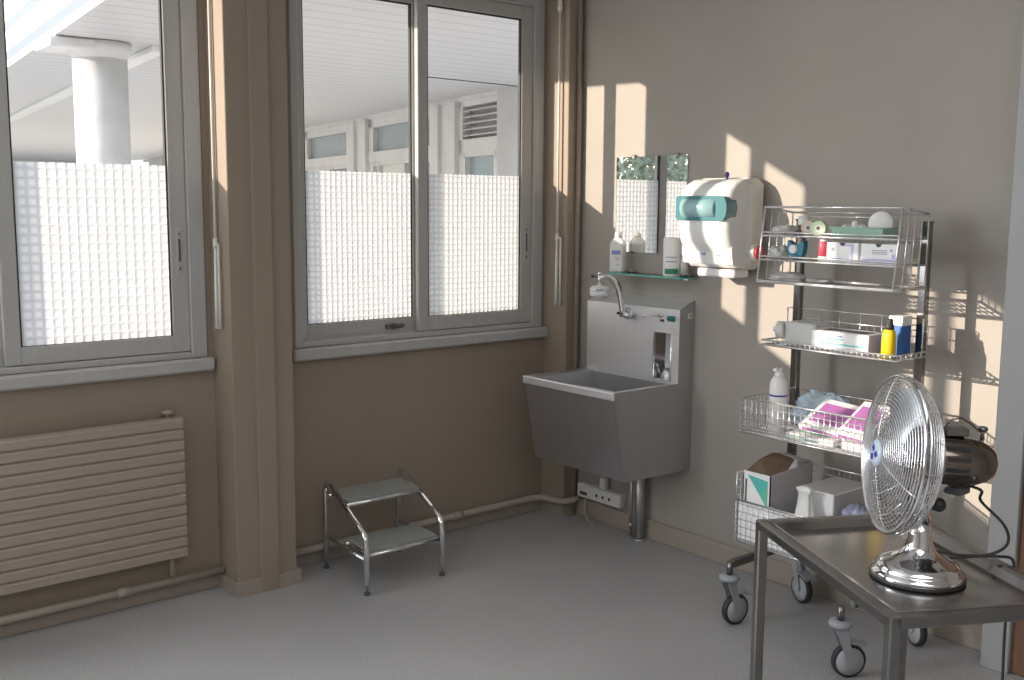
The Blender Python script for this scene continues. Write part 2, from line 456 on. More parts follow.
MB().tube([(.0,3.985,.078),(1.738,3.985,.082)],.016,12).build('pipe_run',PIPEM,t)
MB().tube([(1.30,3.985,.081),(1.35,3.985,.081)],.020,12).build('pipe_collar',PIPEM,t)

# ---------------------------------------------------------------- shutter cranks
def crank(x,y,label):
    t=thing('shutter_crank',label,'crank rod',(x,y,1.1))
    MB().lathe([(.006,0),(.012,.006),(.014,.02),(.010,.035),(.013,.045),(.009,.06),(.005,.07)],(x,y,2.545),seg=14).tube([(x+.045,y,2.68),(x+.02,y,2.65),(x,y,2.61)],.009,10).build('knuckle_joint',WHITEW,t)
    MB().tube([(x,y,2.55),(x-.002,y,1.45)],.0055,10).build('rod',WHITEW,t)
    MB().lathe([(.006,0),(.010,.005),(.010,.022),(.006,.03)],(x-.002,y,1.435),seg=12).tube([(x-.002,y,1.45),(x-.004,y-.014,1.44),(x-.003,y-.026,1.44)],.0065,10).build('elbow_joint',WHITEW,t)
    MB().tube([(x-.003,y,1.44),(x-.004,y,1.10)],.0075,10,radii=[.006,.009]).build('grip',WHITE,t)
    MB().tube([(x-.002,y-.026,1.44),(x-.002,y-.026,1.10)],.0055,10).build('fold_back_rod',WHITEW,t)
    MB().box((x-.01,y-.01,1.425),(x+.020,y+.01,1.445),.003).build('wall_clip',WHITEW,t)
    return t
crank(3.530-.004,3.905,'white shutter crank rod hanging beside the corner pillar')
crank(1.734,3.950,'white shutter crank rod hanging beside the pillar between the windows')

# ---------------------------------------------------------------- step stool
t=thing('step_stool','two-step chrome step stool with grey rubber treads on the floor below the right window','step stool',(2.37,3.74,0))
lf=(2.167,3.545); rf=(2.545,3.540); lb=(2.197,3.932); rb=(2.575,3.925)
def side(f,b):
    z1=.225; z2=.384
    p=[(f[0],f[1],.012),(f[0],f[1],z1-.02),(f[0],f[1]+.004,z1+.005),(f[0],f[1]+.018,z1+.03)]
    e=Vector((b[0],b[1]-.055,z2)); a=Vector(p[-1])
    p+=[a.lerp(e,.25),a.lerp(e,.5),a.lerp(e,.8),e]
    p+=[(b[0],b[1]-.036,z2+.012),(b[0],b[1]-.016,z2+.008),(b[0],b[1]-.003,z2-.015),(b[0],b[1],z2-.04),(b[0],b[1],.012)]
    MB().tube(p,.0125,12).build('side_frame',CHROME,t)
    MB().tube([(f[0],f[1]+.01,.145),(b[0],b[1],.145)],.008,8).build('side_rail',CHROME,t)
    for q in (f,b): MB().lathe([(.0130,0),(.0135,.003),(.0128,.012)],(q[0],q[1],0),seg=14).build('rubber_foot',DKGREY,t)
side(lf,lb); side(rf,rb)
def tread(a,b,c,d_,z):
    P4=[Vector((*q,z)) for q in (a,b,c,d_)]
    tr=MB().prism([p+Vector((0,0,-.012)) for p in P4],(0,0,.012)).build('tread',CHROME,t)
    cc=sum(P4,Vector())/4
    q=[cc+(p-cc)*.985 for p in P4]
    MB().prism(q,(0,0,.010)).build('tread_pad',RUBG,tr)
    MB().tube([P4[0]+Vector((-.012,.004,-.012)),P4[1]+Vector((.012,.004,-.012))],.009,8).tube([P4[3]+Vector((-.012,-.004,-.012)),P4[2]+Vector((.012,-.004,-.012))],.009,8).build('tread_bar',CHROME,tr)
tread((2.184,3.555),(2.530,3.550),(2.548,3.752),(2.202,3.757),.172)
tread((2.190,3.718),(2.548,3.713),(2.564,3.900),(2.206,3.905),.350)

# ---------------------------------------------------------------- sink
Y0,Y1=3.085,3.682
t=thing('wash_trough','stainless steel wall-hung hand wash trough with tall splashback in the corner','sink',(3.4,3.38,.39))
XF=3.116; XB=3.20; XS=3.53; ZR=.805
b=MB()
# outer shell: side plates
pts=[(XF,ZR),(XF,ZR-.032),(XF+.012,ZR-.036),(XB,.402),(XR,.39),(XR,ZR)]
side_poly=[(XF,ZR),(XB,.402),(XR,.392),(XR,ZR)]
# outer walls
def q(*p): b._add(p,[list(range(len(p)))])
xi,ya,yb,zi=3.172,Y0+.045,Y1-.05,.55
q((XF+.012,Y0,ZR-.03),(XF+.012,Y1,ZR-.03),(XB,Y1,.402),(XB,Y0,.402))
q((XB,Y0,.402),(XB,Y1,.402),(XR,Y1,.392),(XR,Y0,.392))
for y in (Y0,Y1): q((XF+.012,y,ZR-.03),(XB,y,.402),(XR,y,.392),(XR,y,1.182),(XS,y,1.14),(XS,y,ZR),(XF,y,ZR),(XF+.012,y,ZR-.01))
# rim ring
R0=[(XF,Y0,ZR),(XF,Y1,ZR),(XS,Y1,ZR),(XS,Y0,ZR)]; R1=[(xi,ya,ZR-.004),(xi,yb,ZR-.004),(XS,yb,ZR-.004),(XS,ya,ZR-.004)]
for i in (0,1,3):
    j=(i+1)%4; q(R0[i],R0[j],R1[j],R1[i])
# inner bowl
B1=[(xi+.08,ya+.03,zi),(xi+.08,yb-.03,zi),(XS+.01,yb-.03,zi),(XS+.01,ya+.03,zi)]
for i in range(4):
    j=(i+1)%4; q(R1[i],R1[j],B1[j],B1[i])
q(*B1)
b.build('basin',STEEL,t)
MB().box((XF-.002,Y0-.002,ZR-.034),(XF+.014,Y1+.002,ZR+.0015),.004).build('rolled_rim',STEELGLARE,t)
# splashback with recess
b=MB(); zt=1.14; zb=ZR-.01
ry0,ry1,rz0,rz1=3.130,3.236,.810,1.030
for (u0,u1,v0,v1) in ((Y0,ry0,zb,zt),(ry1,Y1,zb,zt),(ry0,ry1,zb,rz0),(ry0,ry1,rz1,zt)):
    q((XS,u0,v0),(XS,u1,v0),(XS,u1,v1),(XS,u0,v1))
q((XS,Y0,zt),(XS,Y1,zt),(XR,Y1,1.182),(XR,Y0,1.182))
b.build('splashback',STEELGLARE,t)
b=MB(); xd=XS+.07
c=[(XS,ry0,rz0),(XS,ry1,rz0),(XS,ry1,rz1),(XS,ry0,rz1)]; e=[(xd,ry0+.008,rz0+.02),(xd,ry1-.008,rz0+.02),(xd,ry1-.008,rz1),(xd,ry0+.008,rz1)]
for i in range(4):
    j=(i+1)%4; q(c[i],c[j],e[j],e[i])
q(*e)
b.tube([c[0],c[1],c[2],c[3]],.005,8,closed=True)
b.build('soap_recess',CHROME,t)
MB().ball((XS+.04,3.178,.815),.05,16,10,(.7,.8,1.0)).build('soap_nozzle',STEEL,t)
# tap
tp=MB().lathe([(.026,0),(.028,-.006),(.026,-.02),(.018,-.028)],(XS,3.400,1.10),ax=(1,0,0),seg=20)
tp.tube([(XS-.02,3.400,1.10),(XS-.04,3.404,1.10)],.016,12)
tp.tube([(3.492,3.404,1.085),(3.49,3.405,1.12),(3.485,3.408,1.16),(3.480,3.412,1.195),(3.470,3.418,1.23),(3.452,3.428,1.258),(3.432,3.438,1.273),(3.408,3.448,1.276),(3.392,3.455,1.270)],.0135,14,radii=[.015,.015,.0155,.0155,.015,.0145,.0135,.012,.011])
tap=tp.build('tap',CHROME,t)
MB().ball((3.495,3.375,1.095),.020,14,8).lathe([(.013,0),(.013,.03)],(3.495,3.378,1.095),ax=(0,1,0),seg=14).build('tap_body',CHROME,tap)
MB().tube([(3.39,3.457,1.288),(3.39,3.457,1.236)],.0095,12).ball((3.39,3.457,1.288),.011,12,8).build('spout_outlet',CHROME,tap)
MB().tube([(3.39,3.457,1.272),(3.385,3.497,1.274)],.005,10).ball((3.385,3.50,1.274),.009,10,6).build('outlet_knob',DKGREY,tap)
MB().lathe([(.010,0),(.011,-.012),(.007,-.016)],(XS,3.192,1.108),ax=(1,0,0),seg=16).tube([(XS-.012,3.192,1.110),(XS-.03,3.215,1.110),(XS-.045,3.245,1.104),(XS-.05,3.258,1.096)],.0045,8,radii=[.006,.005,.004,.004]).build('soap_lever',CHROME,t)
MB().box((XS-.002,3.178,1.078),(XS,3.200,1.090)).build('lever_sticker',DARK,t)
MB().box((XS-.002,3.458,1.088),(XS,3.478,1.100)).build('tap_sticker',DARK,t)
MB().lathe([(.013,0),(.013,.034)],(XS-.004,3.113,1.097),ax=(0,1,0),seg=14).build('green_button',P('dark_teal_button',(.01,.16,.14),.4),t)
MB().mat(0).box((3.588,Y0-.002,1.098),(3.616,Y0,1.122)).mat(1).box((3.594,Y0-.0025,1.105),(3.600,Y0-.002,1.115)).box((3.604,Y0-.0025,1.105),(3.610,Y0-.002,1.115)).build('rating_sticker',[WHITE,DKGREY],t)
# round filter
t=thing('water_filter','round white water filter hanging from the tap outlet over the trough','water filter',(3.39,3.457,1.18))
c=(3.39,3.457,1.183)
MB().lathe([(.030,0),(.043,.003),(.046,.012),(.046,.022),(.044,.024),(.046,.026),(.045,.040),(.036,.047),(.012,.050),(.010,.056)],c,seg=28).build('filter_body',WHITE,t)
fl=MB()
for i in range(7): 
    a=math.radians(205+i*6)
    fl.box((c[0]+.0462*math.cos(a)-.001,c[1]+.0462*math.sin(a)-.0018,c[2]+.030),(c[0]+.0462*math.cos(a)+.001,c[1]+.0462*math.sin(a)+.0018,c[2]+.0355))
fl.build('blue_lettering',BLUEL,t)
MB().lathe([(.034,0),(.036,.004),(.030,.006)],(c[0],c[1],c[2]-.006),seg=24).build('outlet_cap',CHROME,t)

# drain pipes + wall box
t=thing('drain_pipe','grey drain pipes dropping from the trough to the floor','drain pipe',(3.57,3.36,0))
MB().tube([(3.575,3.345,0),(3.575,3.345,.40)],.024,16).tube([(3.575,3.345,.33),(3.575,3.345,.36)],.030,16).lathe([(.036,0),(.032,.008),(.025,.010)],(3.575,3.345,0),seg=18).build('waste_pipe',STEEL,t)
MB().tube([(3.58,3.405,0),(3.58,3.405,.40)],.008,10).tube([(3.58,3.405,.05),(3.58,3.405,.07)],.013,10).build('supply_pipe',STEEL,t)
t=thing('socket_box','white electrical socket box with round holes on the wall below the trough','electrical box',(3.6,3.63,.12))
bx=MB().mat(0).box((3.578,3.485,.118),(XR,3.79,.188),.006)
bx.build('box_cover',WHITE,t)
for y in (3.555,3.600,3.645): MB().lathe([(.008,0),(.008,.002)],(3.5785,y,.150),ax=(-1,0,0),seg=14).build('socket_hole',DARK,t)
MB().box((3.575,3.715,.135),(3.579,3.765,.150)).build('slot_window',DKGREY,t)
MB().box((3.59,3.60,.188),(3.62,3.64,.245),.004).tube([(3.605,3.62,.245),(3.605,3.62,.388)],.006,8).build('plug_and_lead',WHITE,t)
MB().tube([(3.60,3.74,.118),(3.59,3.745,.07),(3.58,3.72,.03),(3.55,3.66,.012),(3.53,3.60,.009),(3.515,3.58,.009)],.005,8).build('cable',PIPEM,t)

# ---------------------------------------------------------------- mirror / shelf / bottles
t=thing('wall_mirror','frameless rectangular mirror on the right wall above the glass shelf','mirror',(3.625,3.37,1.385))
MB().box((3.622,3.144,1.382),(3.628,3.592,1.833)).build('glass',MIRROR,t)
for y in (3.475,3.205): MB().box((3.615,y-.011,1.820),(3.630,y+.011,1.842),.004).build('clip',STEELD,t)
for y in (3.475,3.205): MB().box((3.618,y-.011,1.375),(3.630,y+.011,1.386),.002).build('clip',STEELD,t)
t=thing('glass_shelf','green-edged glass shelf on the wall under the mirror','shelf',(3.57,3.27,1.285))
MB().mat(0).box((3.512,3.068,1.279),(3.625,3.535,1.287)).mat(1).box((3.508,3.068,1.279),(3.512,3.535,1.287)).box((3.512,3.064,1.279),(3.625,3.068,1.287)).box((3.512,3.535,1.279),(3.625,3.539,1.287)).build('shelf_pane',[SHGLASS,SHEDGE],t)
for y in (3.455,3.105): MB().box((3.585,y-.014,1.270),(3.630,y+.014,1.279),.003).box((3.585,y-.014,1.287),(3.630,y+.014,1.300),.003).build('bracket',CHROME,t)
c=(3.556,3.505,1.287); M=Rz(c,math.radians(28))
t=thing('plastic_bottle','square white plastic bottle with blue label, left on the glass shelf','bottle',c)
w=.033; b=MB()
b.box((c[0]-w,c[1]-w,1.287),(c[0]+w,c[1]+w,1.428),.007,M)
top=[Vector((c[0]+sx*w*.96,c[1]+sy*w*.96,1.424)) for sx,sy in ((-1,-1),(1,-1),(1,1),(-1,1))]
tp2=[Vector((c[0]+sx*.017,c[1]+sy*.017,1.450)) for sx,sy in ((-1,-1),(1,-1),(1,1),(-1,1))]
for i in range(4):
    j=(i+1)%4; b._add([M@top[i],M@top[j],M@tp2[j],M@tp2[i]],[(0,1,2,3)])
b.lathe([(.017,0),(.015,.006)],(c[0],c[1],1.448),seg=18)
b.build('bottle_body',WHITE,t)
MB().lathe([(.017,0),(.0175,.004),(.0165,.022),(.012,.026)],(c[0],c[1],1.452),seg=20).build('cap',WHITE,t)
l=MB().mat(0).box((c[0]-w-.0006,c[1]-.022,1.372),(c[0]-w,c[1]+.022,1.392),0,M).mat(1)
for k,z in enumerate((1.355,1.345,1.322)): l.box((c[0]-w-.0006,c[1]-.018,z),(c[0]-w,c[1]+.012-.006*k,z+.003),0,M)
l.build('label',[BLUEL,INK],t)
c=(3.548,3.155,1.287)
t=thing('plastic_bottle','round white bottle with green band, right on the glass shelf','bottle',c)
MB().lathe([(.038,0),(.041,.004),(.041,.150),(.039,.152),(.041,.1525),(.0405,.162)],c,seg=32).build('bottle_body',WHITE,t)
MB().lathe([(.0412,.128),(.0410,.168),(.038,.174),(.02,.1755)],c,seg=32,caps=False).build('cap',WHITE,t)
def wrap(c,r,z0,z1,a0,a1,mat,name,par,n=10):
    b=MB(); vs=[]
    for i in range(n):
        p=math.radians(a0+(a1-a0)*i/n); p2=math.radians(a0+(a1-a0)*(i+1)/n)
        b.quad((c[0]+r*math.cos(p),c[1]+r*math.sin(p),z0),(c[0]+r*math.cos(p2),c[1]+r*math.sin(p2),z0),(c[0]+r*math.cos(p2),c[1]+r*math.sin(p2),z1),(c[0]+r*math.cos(p),c[1]+r*math.sin(p),z1))
    return b.build(name,mat,par)
wrap(c,.0417,1.299,1.323,170,262,GREEN,'green_band',t)
wrap(c,.0417,1.352,1.358,178,250,INK,'lettering',t); wrap(c,.0417,1.372,1.377,178,250,INK,'lettering',t)
c=(3.565,3.096,1.287)
t=thing('plastic_tube','slim pale tube standing on the glass shelf behind the green banded bottle','tube',c)
MB().lathe([(.018,0),(.018,.012)],c,seg=18).build('cap',DKGREY,t)
MB().lathe([(.019,.010),(.019,.07),(.012,.095),(.006,.105)],c,seg=18).build('tube_body',PALEG,t)

# ---------------------------------------------------------------- towel dispenser
t=thing('paper_towel_dispenser','white wall paper towel dispenser with teal window, lit by the sun','towel dispenser',(3.5,2.86,1.34))
MB().box((3.505,2.706,1.338),(XR,3.008,1.722),.030).build('back_housing',WHITEW,t)
prof=[(3.52,1.717),(3.475,1.713),(3.435,1.695),(3.405,1.665),(3.39,1.63),(3.385,1.56),(3.388,1.50),(3.40,1.455),(3.425,1.42),(3.44,1.40),(3.445,1.385),(3.45,1.36),(3.47,1.345),(3.52,1.345)]
b=MB(); ya_,yb_=2.726,2.988
n=len(prof)
def rowx(s,inset):
    return [Vector((x+(inset if x<3.5 else 0),s,z)) for x,z in prof]
rows=[rowx(yb_,.014),rowx(yb_-.006,.006),rowx(yb_-.016,.001),rowx(yb_-.03,0),rowx(ya_+.05,0),rowx(ya_+.03,.003),rowx(ya_+.015,.010),rowx(ya_+.005,.020),rowx(ya_,.032)]
vs=[p for r_ in rows for p in r_]; fs=[]
for i in range(len(rows)-1):
    for k in range(n-1): fs.append([i*n+k,i*n+k+1,(i+1)*n+k+1,(i+1)*n+k])
b._add(vs,fs,True); b._add(rows[0],[list(range(n))]); b._add(rows[-1],[list(range(n))])
b.build('front_cover',WHITE,t)
# flared lower apron
poly=[(3.452,2.99,1.352),(3.432,2.99,1.42),(3.50,2.99,1.42),(3.52,2.99,1.345)]
MB().prism([(3.440,2.995,1.362),(3.428,2.995,1.43),(3.52,2.995,1.46),(3.52,2.995,1.345)],(0,-.268,0)).build('lower_apron',WHITE,t)
# teal window: stadium shape bulging off the cover
def stadium(y0,y1,z0,z1,n=8):
    r=(z1-z0)/2; c0=(z0+z1)/2
    pts=[(y1,z0+.01),(y1,z1-.01),(y1-.012,z1)]
    pts+=[(y0+r*.55-r*.55*math.sin(PI*i/n),c0+r*math.cos(PI*i/n)) for i in range(n+1)]
    pts+=[(y1-.012,z0)]
    return pts
st=stadium(2.718,2.990,1.543,1.645)
MB().prism([(3.376,y,z) for y,z in st],(.07,0,0)).build('viewing_window',TEAL,t)
MB().lathe([(.036,0),(.049,.003),(.049,.176),(.036,.179)],(3.4080,2.778,1.594),ax=(0,1,0),seg=36).build('paper_roll',TEALL,t)
MB().box((3.46,2.735,1.306),(3.56,2.935,1.340),.006).build('paper_sheet',WHITE,t)
c=(3.547,2.702,1.412)
MB().lathe([(.036,0),(.038,.006),(.036,.018),(.030,.022)],c,ax=(0,-1,0),seg=28).build('advance_knob',WHITEW,t)
MB().lathe([(.029,.021),(.0295,.030),(.026,.033)],c,ax=(0,-1,0),seg=28).build('red_knob_face',RED,t)
MB().lathe([(.005,0),(.005,.012),(.009,.016),(.009,.030),(.004,.034)],(3.50,2.82,1.712),seg=14).build('lock_button',PURD,t)
e=MB()
e._add([(3.4285,y,z) for y,z in ((2.889,1.405),(2.884,1.409),(2.879,1.404),(2.873,1.405),(2.868,1.411),(2.862,1.407),(2.866,1.401),(2.873,1.396),(2.879,1.400),(2.885,1.399))],[list(range(10))])
e.build('small_emblem',BLUEL,t)
MB().box((3.4275,2.79,1.398),(3.429,2.815,1.404)).build('lettering',INK,t)

# ---------------------------------------------------------------- trolley
t=thing('wire_trolley','tall chrome wire storage trolley on castors against the right wall','trolley',(3.35,2.15,0))
PX=3.452
for y in (2.41,1.89):
    MB().sqtube((PX,y,.235),(PX,y,1.552),.03,.03).box((PX-.018,y-.018,1.55),(PX+.018,y+.018,1.556),.002).build('post',POSTM,t)
    MB().sqtube((3.095,y,.245),(3.53,y,.245),.025,.03).build('base_arm',STEELD,t)
MB().sqtube((PX,1.89,.252),(PX,2.41,.252),.025,.03).build('cross_bar',STEELD,t)
def caster(x,y,ang):
    cs=MB().lathe([(.012,.205),(.012,.255)],(x,y,0),seg=14).build('caster',STEELD,t)
    MB().lathe([(.012,.205),(.036,.203),(.040,.196),(.040,.188),(.034,.182),(.018,.178)],(x,y,0),seg=24).build('swivel_disc',CASTG,cs)
    dv=Vector((math.cos(ang),math.sin(ang),0)); nv=Vector((-dv.y,dv.x,0)); wc=Vector((x,y,.0605))+dv*.034
    f=MB()
    for s_ in (-1,1):
        o=nv*(.019*s_)
        a=Vector((x,y,.183))
        pts=[a+o*1.0-dv*.020,a+o-dv*.02+Vector((0,0,-.012)),wc+o-dv*.012,wc+o+Vector((0,0,-.012)),wc+o+dv*.012,a+o+dv*.022+Vector((0,0,-.02)),a+o+dv*.022]
        f.prism(pts,nv*(.003*s_))
    f.prism([Vector((x,y,.186))+nv*.022-dv*.02,Vector((x,y,.186))+nv*.022+dv*.024,Vector((x,y,.186))-nv*.022+dv*.024,Vector((x,y,.186))-nv*.022-dv*.02],(0,0,-.006))
    f.prism([wc+nv*.024+dv*.0+Vector((0,0,.066)),wc+nv*.024+dv*.062+Vector((0,0,.052)),wc-nv*.024+dv*.062+Vector((0,0,.052)),wc-nv*.024+Vector((0,0,.066))],(0,0,.006))
    f.build('fork',CASTG,cs)
    MB().lathe([(.048,-.013),(.057,-.012),(.060,-.006),(.060,.006),(.057,.012),(.048,.013)],wc,ax=nv,seg=32).build('tyre',TYRE,cs)
    MB().lathe([(.014,-.015),(.049,-.0135),(.049,.0135),(.014,.015)],wc,ax=nv,seg=28).tube([wc-nv*.024,wc+nv*.024],.006,8).build('wheel_hub',P('castor_hub_grey',(.42,.43,.45),.5),cs)
caster(3.085,2.41,math.radians(-10)); caster(3.030,1.89,math.radians(-35)); caster(3.52,2.405,math.radians(-110)); caster(3.50,1.89,math.radians(-120))
WR=.0022
def rail(b,pts,r=.0035,closed=False): b.tube(pts,r,6,closed=closed)
YA,YB2=2.43,1.87
# top basket: three shelves between tilted ends
tb=MB()
zt_,zb_=1.601,1.325
def xf(z): return 3.213+(z-1.325)*(3.247-3.213)/(1.601-1.325)
xbk=3.425
rail(tb,[(xf(zt_),YA,zt_),(xf(zt_),YB2,zt_),(xbk,YB2,zt_-.02),(xbk,YA,zt_-.02)],.004,True)
rail(tb,[(xf(zb_),YA,zb_),(xf(zb_),YB2,zb_),(xbk,YB2,zb_),(xbk,YA,zb_)],.004,True)
for y in (YA,YB2):
    for k,x in enumerate((0,.055,.105,.155,.205)):
        a=xf(zb_)+x; b_=xf(zt_)+x*.86
        rail(tb,[(a,y,zb_),(b_,y,zt_-.02*x/.2)],.004 if k==0 else .0025)
rail(tb,[(xbk-.03,YA-.1,zt_-.035),(xbk-.03,YB2+.1,zt_-.035)],.003)
tb.build('top_basket',WIRE,t)
def shelf(name,x0,x1,z,lip,step=.022,r=.0024,par=t):
    s=MB()
    rail(s,[(x0,YA,z),(x0,YB2,z),(x1,YB2,z),(x1,YA,z)],.0035,True)
    if lip>0: rail(s,[(x0-.004,YA,z+lip),(x0-.004,YB2,z+lip)],.0032)
    k=int((YA-YB2)/step)
    for i in range(1,k): 
        y=YB2+(YA-YB2)*i/k
        s.tube([(x0,y,z-.002),(x1,y,z-.002)],r,5)
    for i in range(1,4): s.tube([(x0+(x1-x0)*i/4,YA,z-.004),(x0+(x1-x0)*i/4,YB2,z-.004)],r,5)
    return s.build(name,WIRE,par)
shelf('wire_shelf',xf(1.50),xbk,1.495,.012)
shelf('wire_shelf',xf(1.41),xbk,1.404,.014)
shelf('wire_shelf',xf(zb_),xbk,zb_-.004,.0)
# middle tray
m_=MB()
x0,x1,z=3.255,3.455,1.078
for zz in (z,z+.018): rail(m_,[(x0,YA,zz),(x0,YB2,zz),(x1,YB2,zz),(x1,YA,zz)],.0035,True)
k=26
for i in range(1,k):
    y=YB2+(YA-YB2)*i/k
    m_.tube([(x0,y,z+.018),(x0+.004,y,z),(x1,y,z)],.0022,5)
for i in range(1,5): m_.tube([(x0+(x1-x0)*i/5,YA,z-.003),(x0+(x1-x0)*i/5,YB2,z-.003)],.0022,5)
for i in range(1,6):
    for y in (YA,YB2): m_.tube([(x0+(x1-x0)*i/6,y,z),(x0+(x1-x0)*i/6,y,z+.018)],.0022,5)
rail(m_,[(x1-.04,YA,z+.018),(x1-.04,YA,z+.132),(x1,YA,z+.132),(x1,YB2,z+.132),(x1-.03,YB2,z+.132),(x1-.03,YB2,z+.018)],.003)
rail(m_,[(x1,YA,z+.09),(x1,YB2,z+.09)],.0022)
for i in range(0,20):
    y=YB2+(YA-YB2)*i/19.; m_.tube([(x1,y,z),(x1,y,z+(.09 if i%3 else .132))],.0014,5)
m_.build('middle_tray',WIRE,t)
def basket(name,x0,x1,z0,z1,nh,step=.0245,zf=None):
    s=MB(); zf=zf or z1; cut=zf<z1-.01
    if cut:
        rail(s,[(x0,YB2,zf),(x0,YB2,z1),(x1,YB2,z1),(x1,YA,z1),(x0,YA,z1),(x0,YA,zf)],.004)
        rail(s,[(x0,YA,zf),(x0,YB2,zf)],.004)
    else: rail(s,[(x0,YA,z1),(x0,YB2,z1),(x1,YB2,z1),(x1,YA,z1)],.004,True)
    rail(s,[(x0,YA,z0),(x0,YB2,z0),(x1,YB2,z0),(x1,YA,z0)],.0035,True)
    rail(s,[(x0-.001,YA,z0+.012),(x0-.001,YB2,z0+.012)],.0025)
    for i in range(1,nh):
        zz=z0+(z1-z0)*i/nh; p=[(x0,YA,zz),(x0,YB2,zz),(x1,YB2,zz),(x1,YA,zz)]
        if zz<zf-.005: rail(s,p,.0016,True)
        elif cut: rail(s,[p[1],p[2],p[3],p[0]],.0016)
    k=round((YA-YB2)/step)
    for i in range(0,k+1):
        y=YB2+(YA-YB2)*i/k; s.tube([(x0,y,zf),(x0,y,z0),(x1,y,z0),(x1,y,z1)],.0016,5)
    k=round((x1-x0)/step)
    for i in range(0,k+1):
        x=x0+(x1-x0)*i/k; s.tube([(x,YA,z1),(x,YA,z0),(x,YB2,z0),(x,YB2,z1)],.0016,5)
    return s.build(name,WIRE,t)
basket('deep_basket',3.142,3.482,.752,.884,5)
basket('base_basket',3.135,3.482,.325,.592,9,zf=.488)

# ---------------------------------------------------------------- goods on the trolley
def blob(name,mat,c,sz,seed,amp=.35,label=None,cat=None,group=None,freq=2.2,seg=26,rings=16,flat=True):
    b=MB(); b.ball((0,0,0),1,seg,rings)
    off=Vector((seed*3.1,seed*1.7,seed*.9))
    for i,p in enumerate(b.v):
        n_=noise.noise(p*freq+off)+.5*noise.noise(p*freq*2.3+off)+.3*abs(noise.noise(p*freq*4+off))
        q_=p*(1+amp*n_)
        z=q_.z
        if flat and z<-.55: z=-.55
        b.v[i]=Vector((c[0]+q_.x*sz[0],c[1]+q_.y*sz[1],c[2]+(z+.55)*sz[2]))
    o=b.build(name,mat,None,origin=c)
    if label: tag(o,label,cat,group)
    return o
def carton(name,label,cat,a,b_,mat,rot=0,group=None,bev=.002):
    c=((a[0]+b_[0])/2,(a[1]+b_[1])/2,min(a[2],b_[2]))
    r=thing(name,label,cat,c,group)
    M=Rz(c,rot) if rot else None
    MB().box(a,b_,bev,M).build('carton_body',mat,r)
    return r,M
S1=1.4985; S2=1.4075; S3=1.3245; SM=1.083; SL=.757; SB=.329
# top shelf
blob('plastic_bag',PALEG,(3.31,2.375,S1),(.05,.045,.022),1,.5,'crumpled pale plastic bag at the left end of the top wire shelf','bag')
c=(3.36,2.335,S1)
r=thing('jar','small white jar with dark band behind the tape rolls on the top wire shelf','jar',c)
MB().lathe([(.018,0),(.020,.003),(.020,.035),(.016,.04)],c,seg=20).build('jar_body',DKGREY,r)
MB().lathe([(.021,.036),(.022,.04),(.022,.066),(.018,.069)],c,seg=20).build('lid',WHITE,r)
def taperoll(c,rad,w,mat,label):
    r=thing('tape_roll',label,'tape',(c[0],c[1],c[2]-rad),'tape rolls on the top wire shelf')
    ax=(-.95,-.25,0)
    MB().lathe([(rad*.42,-w/2),(rad,-w/2),(rad,w/2),(rad*.42,w/2),(rad*.42,-w/2)],c,ax,24,caps=False,smooth=False).build('tape',mat,r)
    MB().lathe([(rad*.30,-w*.52),(rad*.42,-w*.52),(rad*.42,w*.52),(rad*.30,w*.52),(rad*.30,-w*.52)],c,ax,20,caps=False,smooth=False).build('core',WHITE,r)
taperoll((3.30,2.268,S1+.027),.027,.03,TAN,'tan roll of tape standing left of the pale green roll')
taperoll((3.29,2.218,S1+.027),.027,.03,TAPEG,'pale green roll of tape standing left of the mint tray')
r=thing('instrument_tray','shallow mint green plastic tray on the top wire shelf','tray',(3.31,2.06,S1))
b=MB(); a0=[(3.262,1.950,S1),(3.262,2.135,S1),(3.365,2.135,S1),(3.365,1.950,S1)]; a1=[(3.25,1.940,S1+.032),(3.25,2.150,S1+.032),(3.378,2.150,S1+.032),(3.378,1.940,S1+.032)]
for i in range(4):
    j=(i+1)%4; b._add([a0[i],a0[j],a1[j],a1[i]],[(0,1,2,3)])
b._add(a0,[(0,1,2,3)]); b.tube(a1,.0028,6,closed=True)
b.build('tray_body',MINT,r)
c=(3.32,1.985,S1+.045)
r=thing('gauze_roll','large white gauze roll with its flat round end showing in the mint tray','gauze roll',(c[0],c[1],S1+.003))
MB().lathe([(.002,-.031),(.040,-.030),(.0425,-.026),(.0425,.026),(.040,.030),(.002,.031)],c,(-.94,-.30,.12),32,caps=False).build('roll_body',COTTON,r)
blob('cotton_ball',COTTON,(3.30,2.052,S1+.003),(.024,.022,.026),3,.2,'larger white cotton ball beside the gauze roll in the mint tray','cotton ball','cotton in the mint tray')
blob('cotton_ball',COTTON,(3.315,2.090,S1+.020),(.014,.014,.022),5,.2,'small round cotton ball in the middle of the mint tray','cotton ball','cotton in the mint tray')
blob('gauze_swab',COTTON,(3.31,2.122,S1+.004),(.026,.018,.022),6,.4,'crumpled white swab at the left end of the mint tray','swab','cotton in the mint tray')
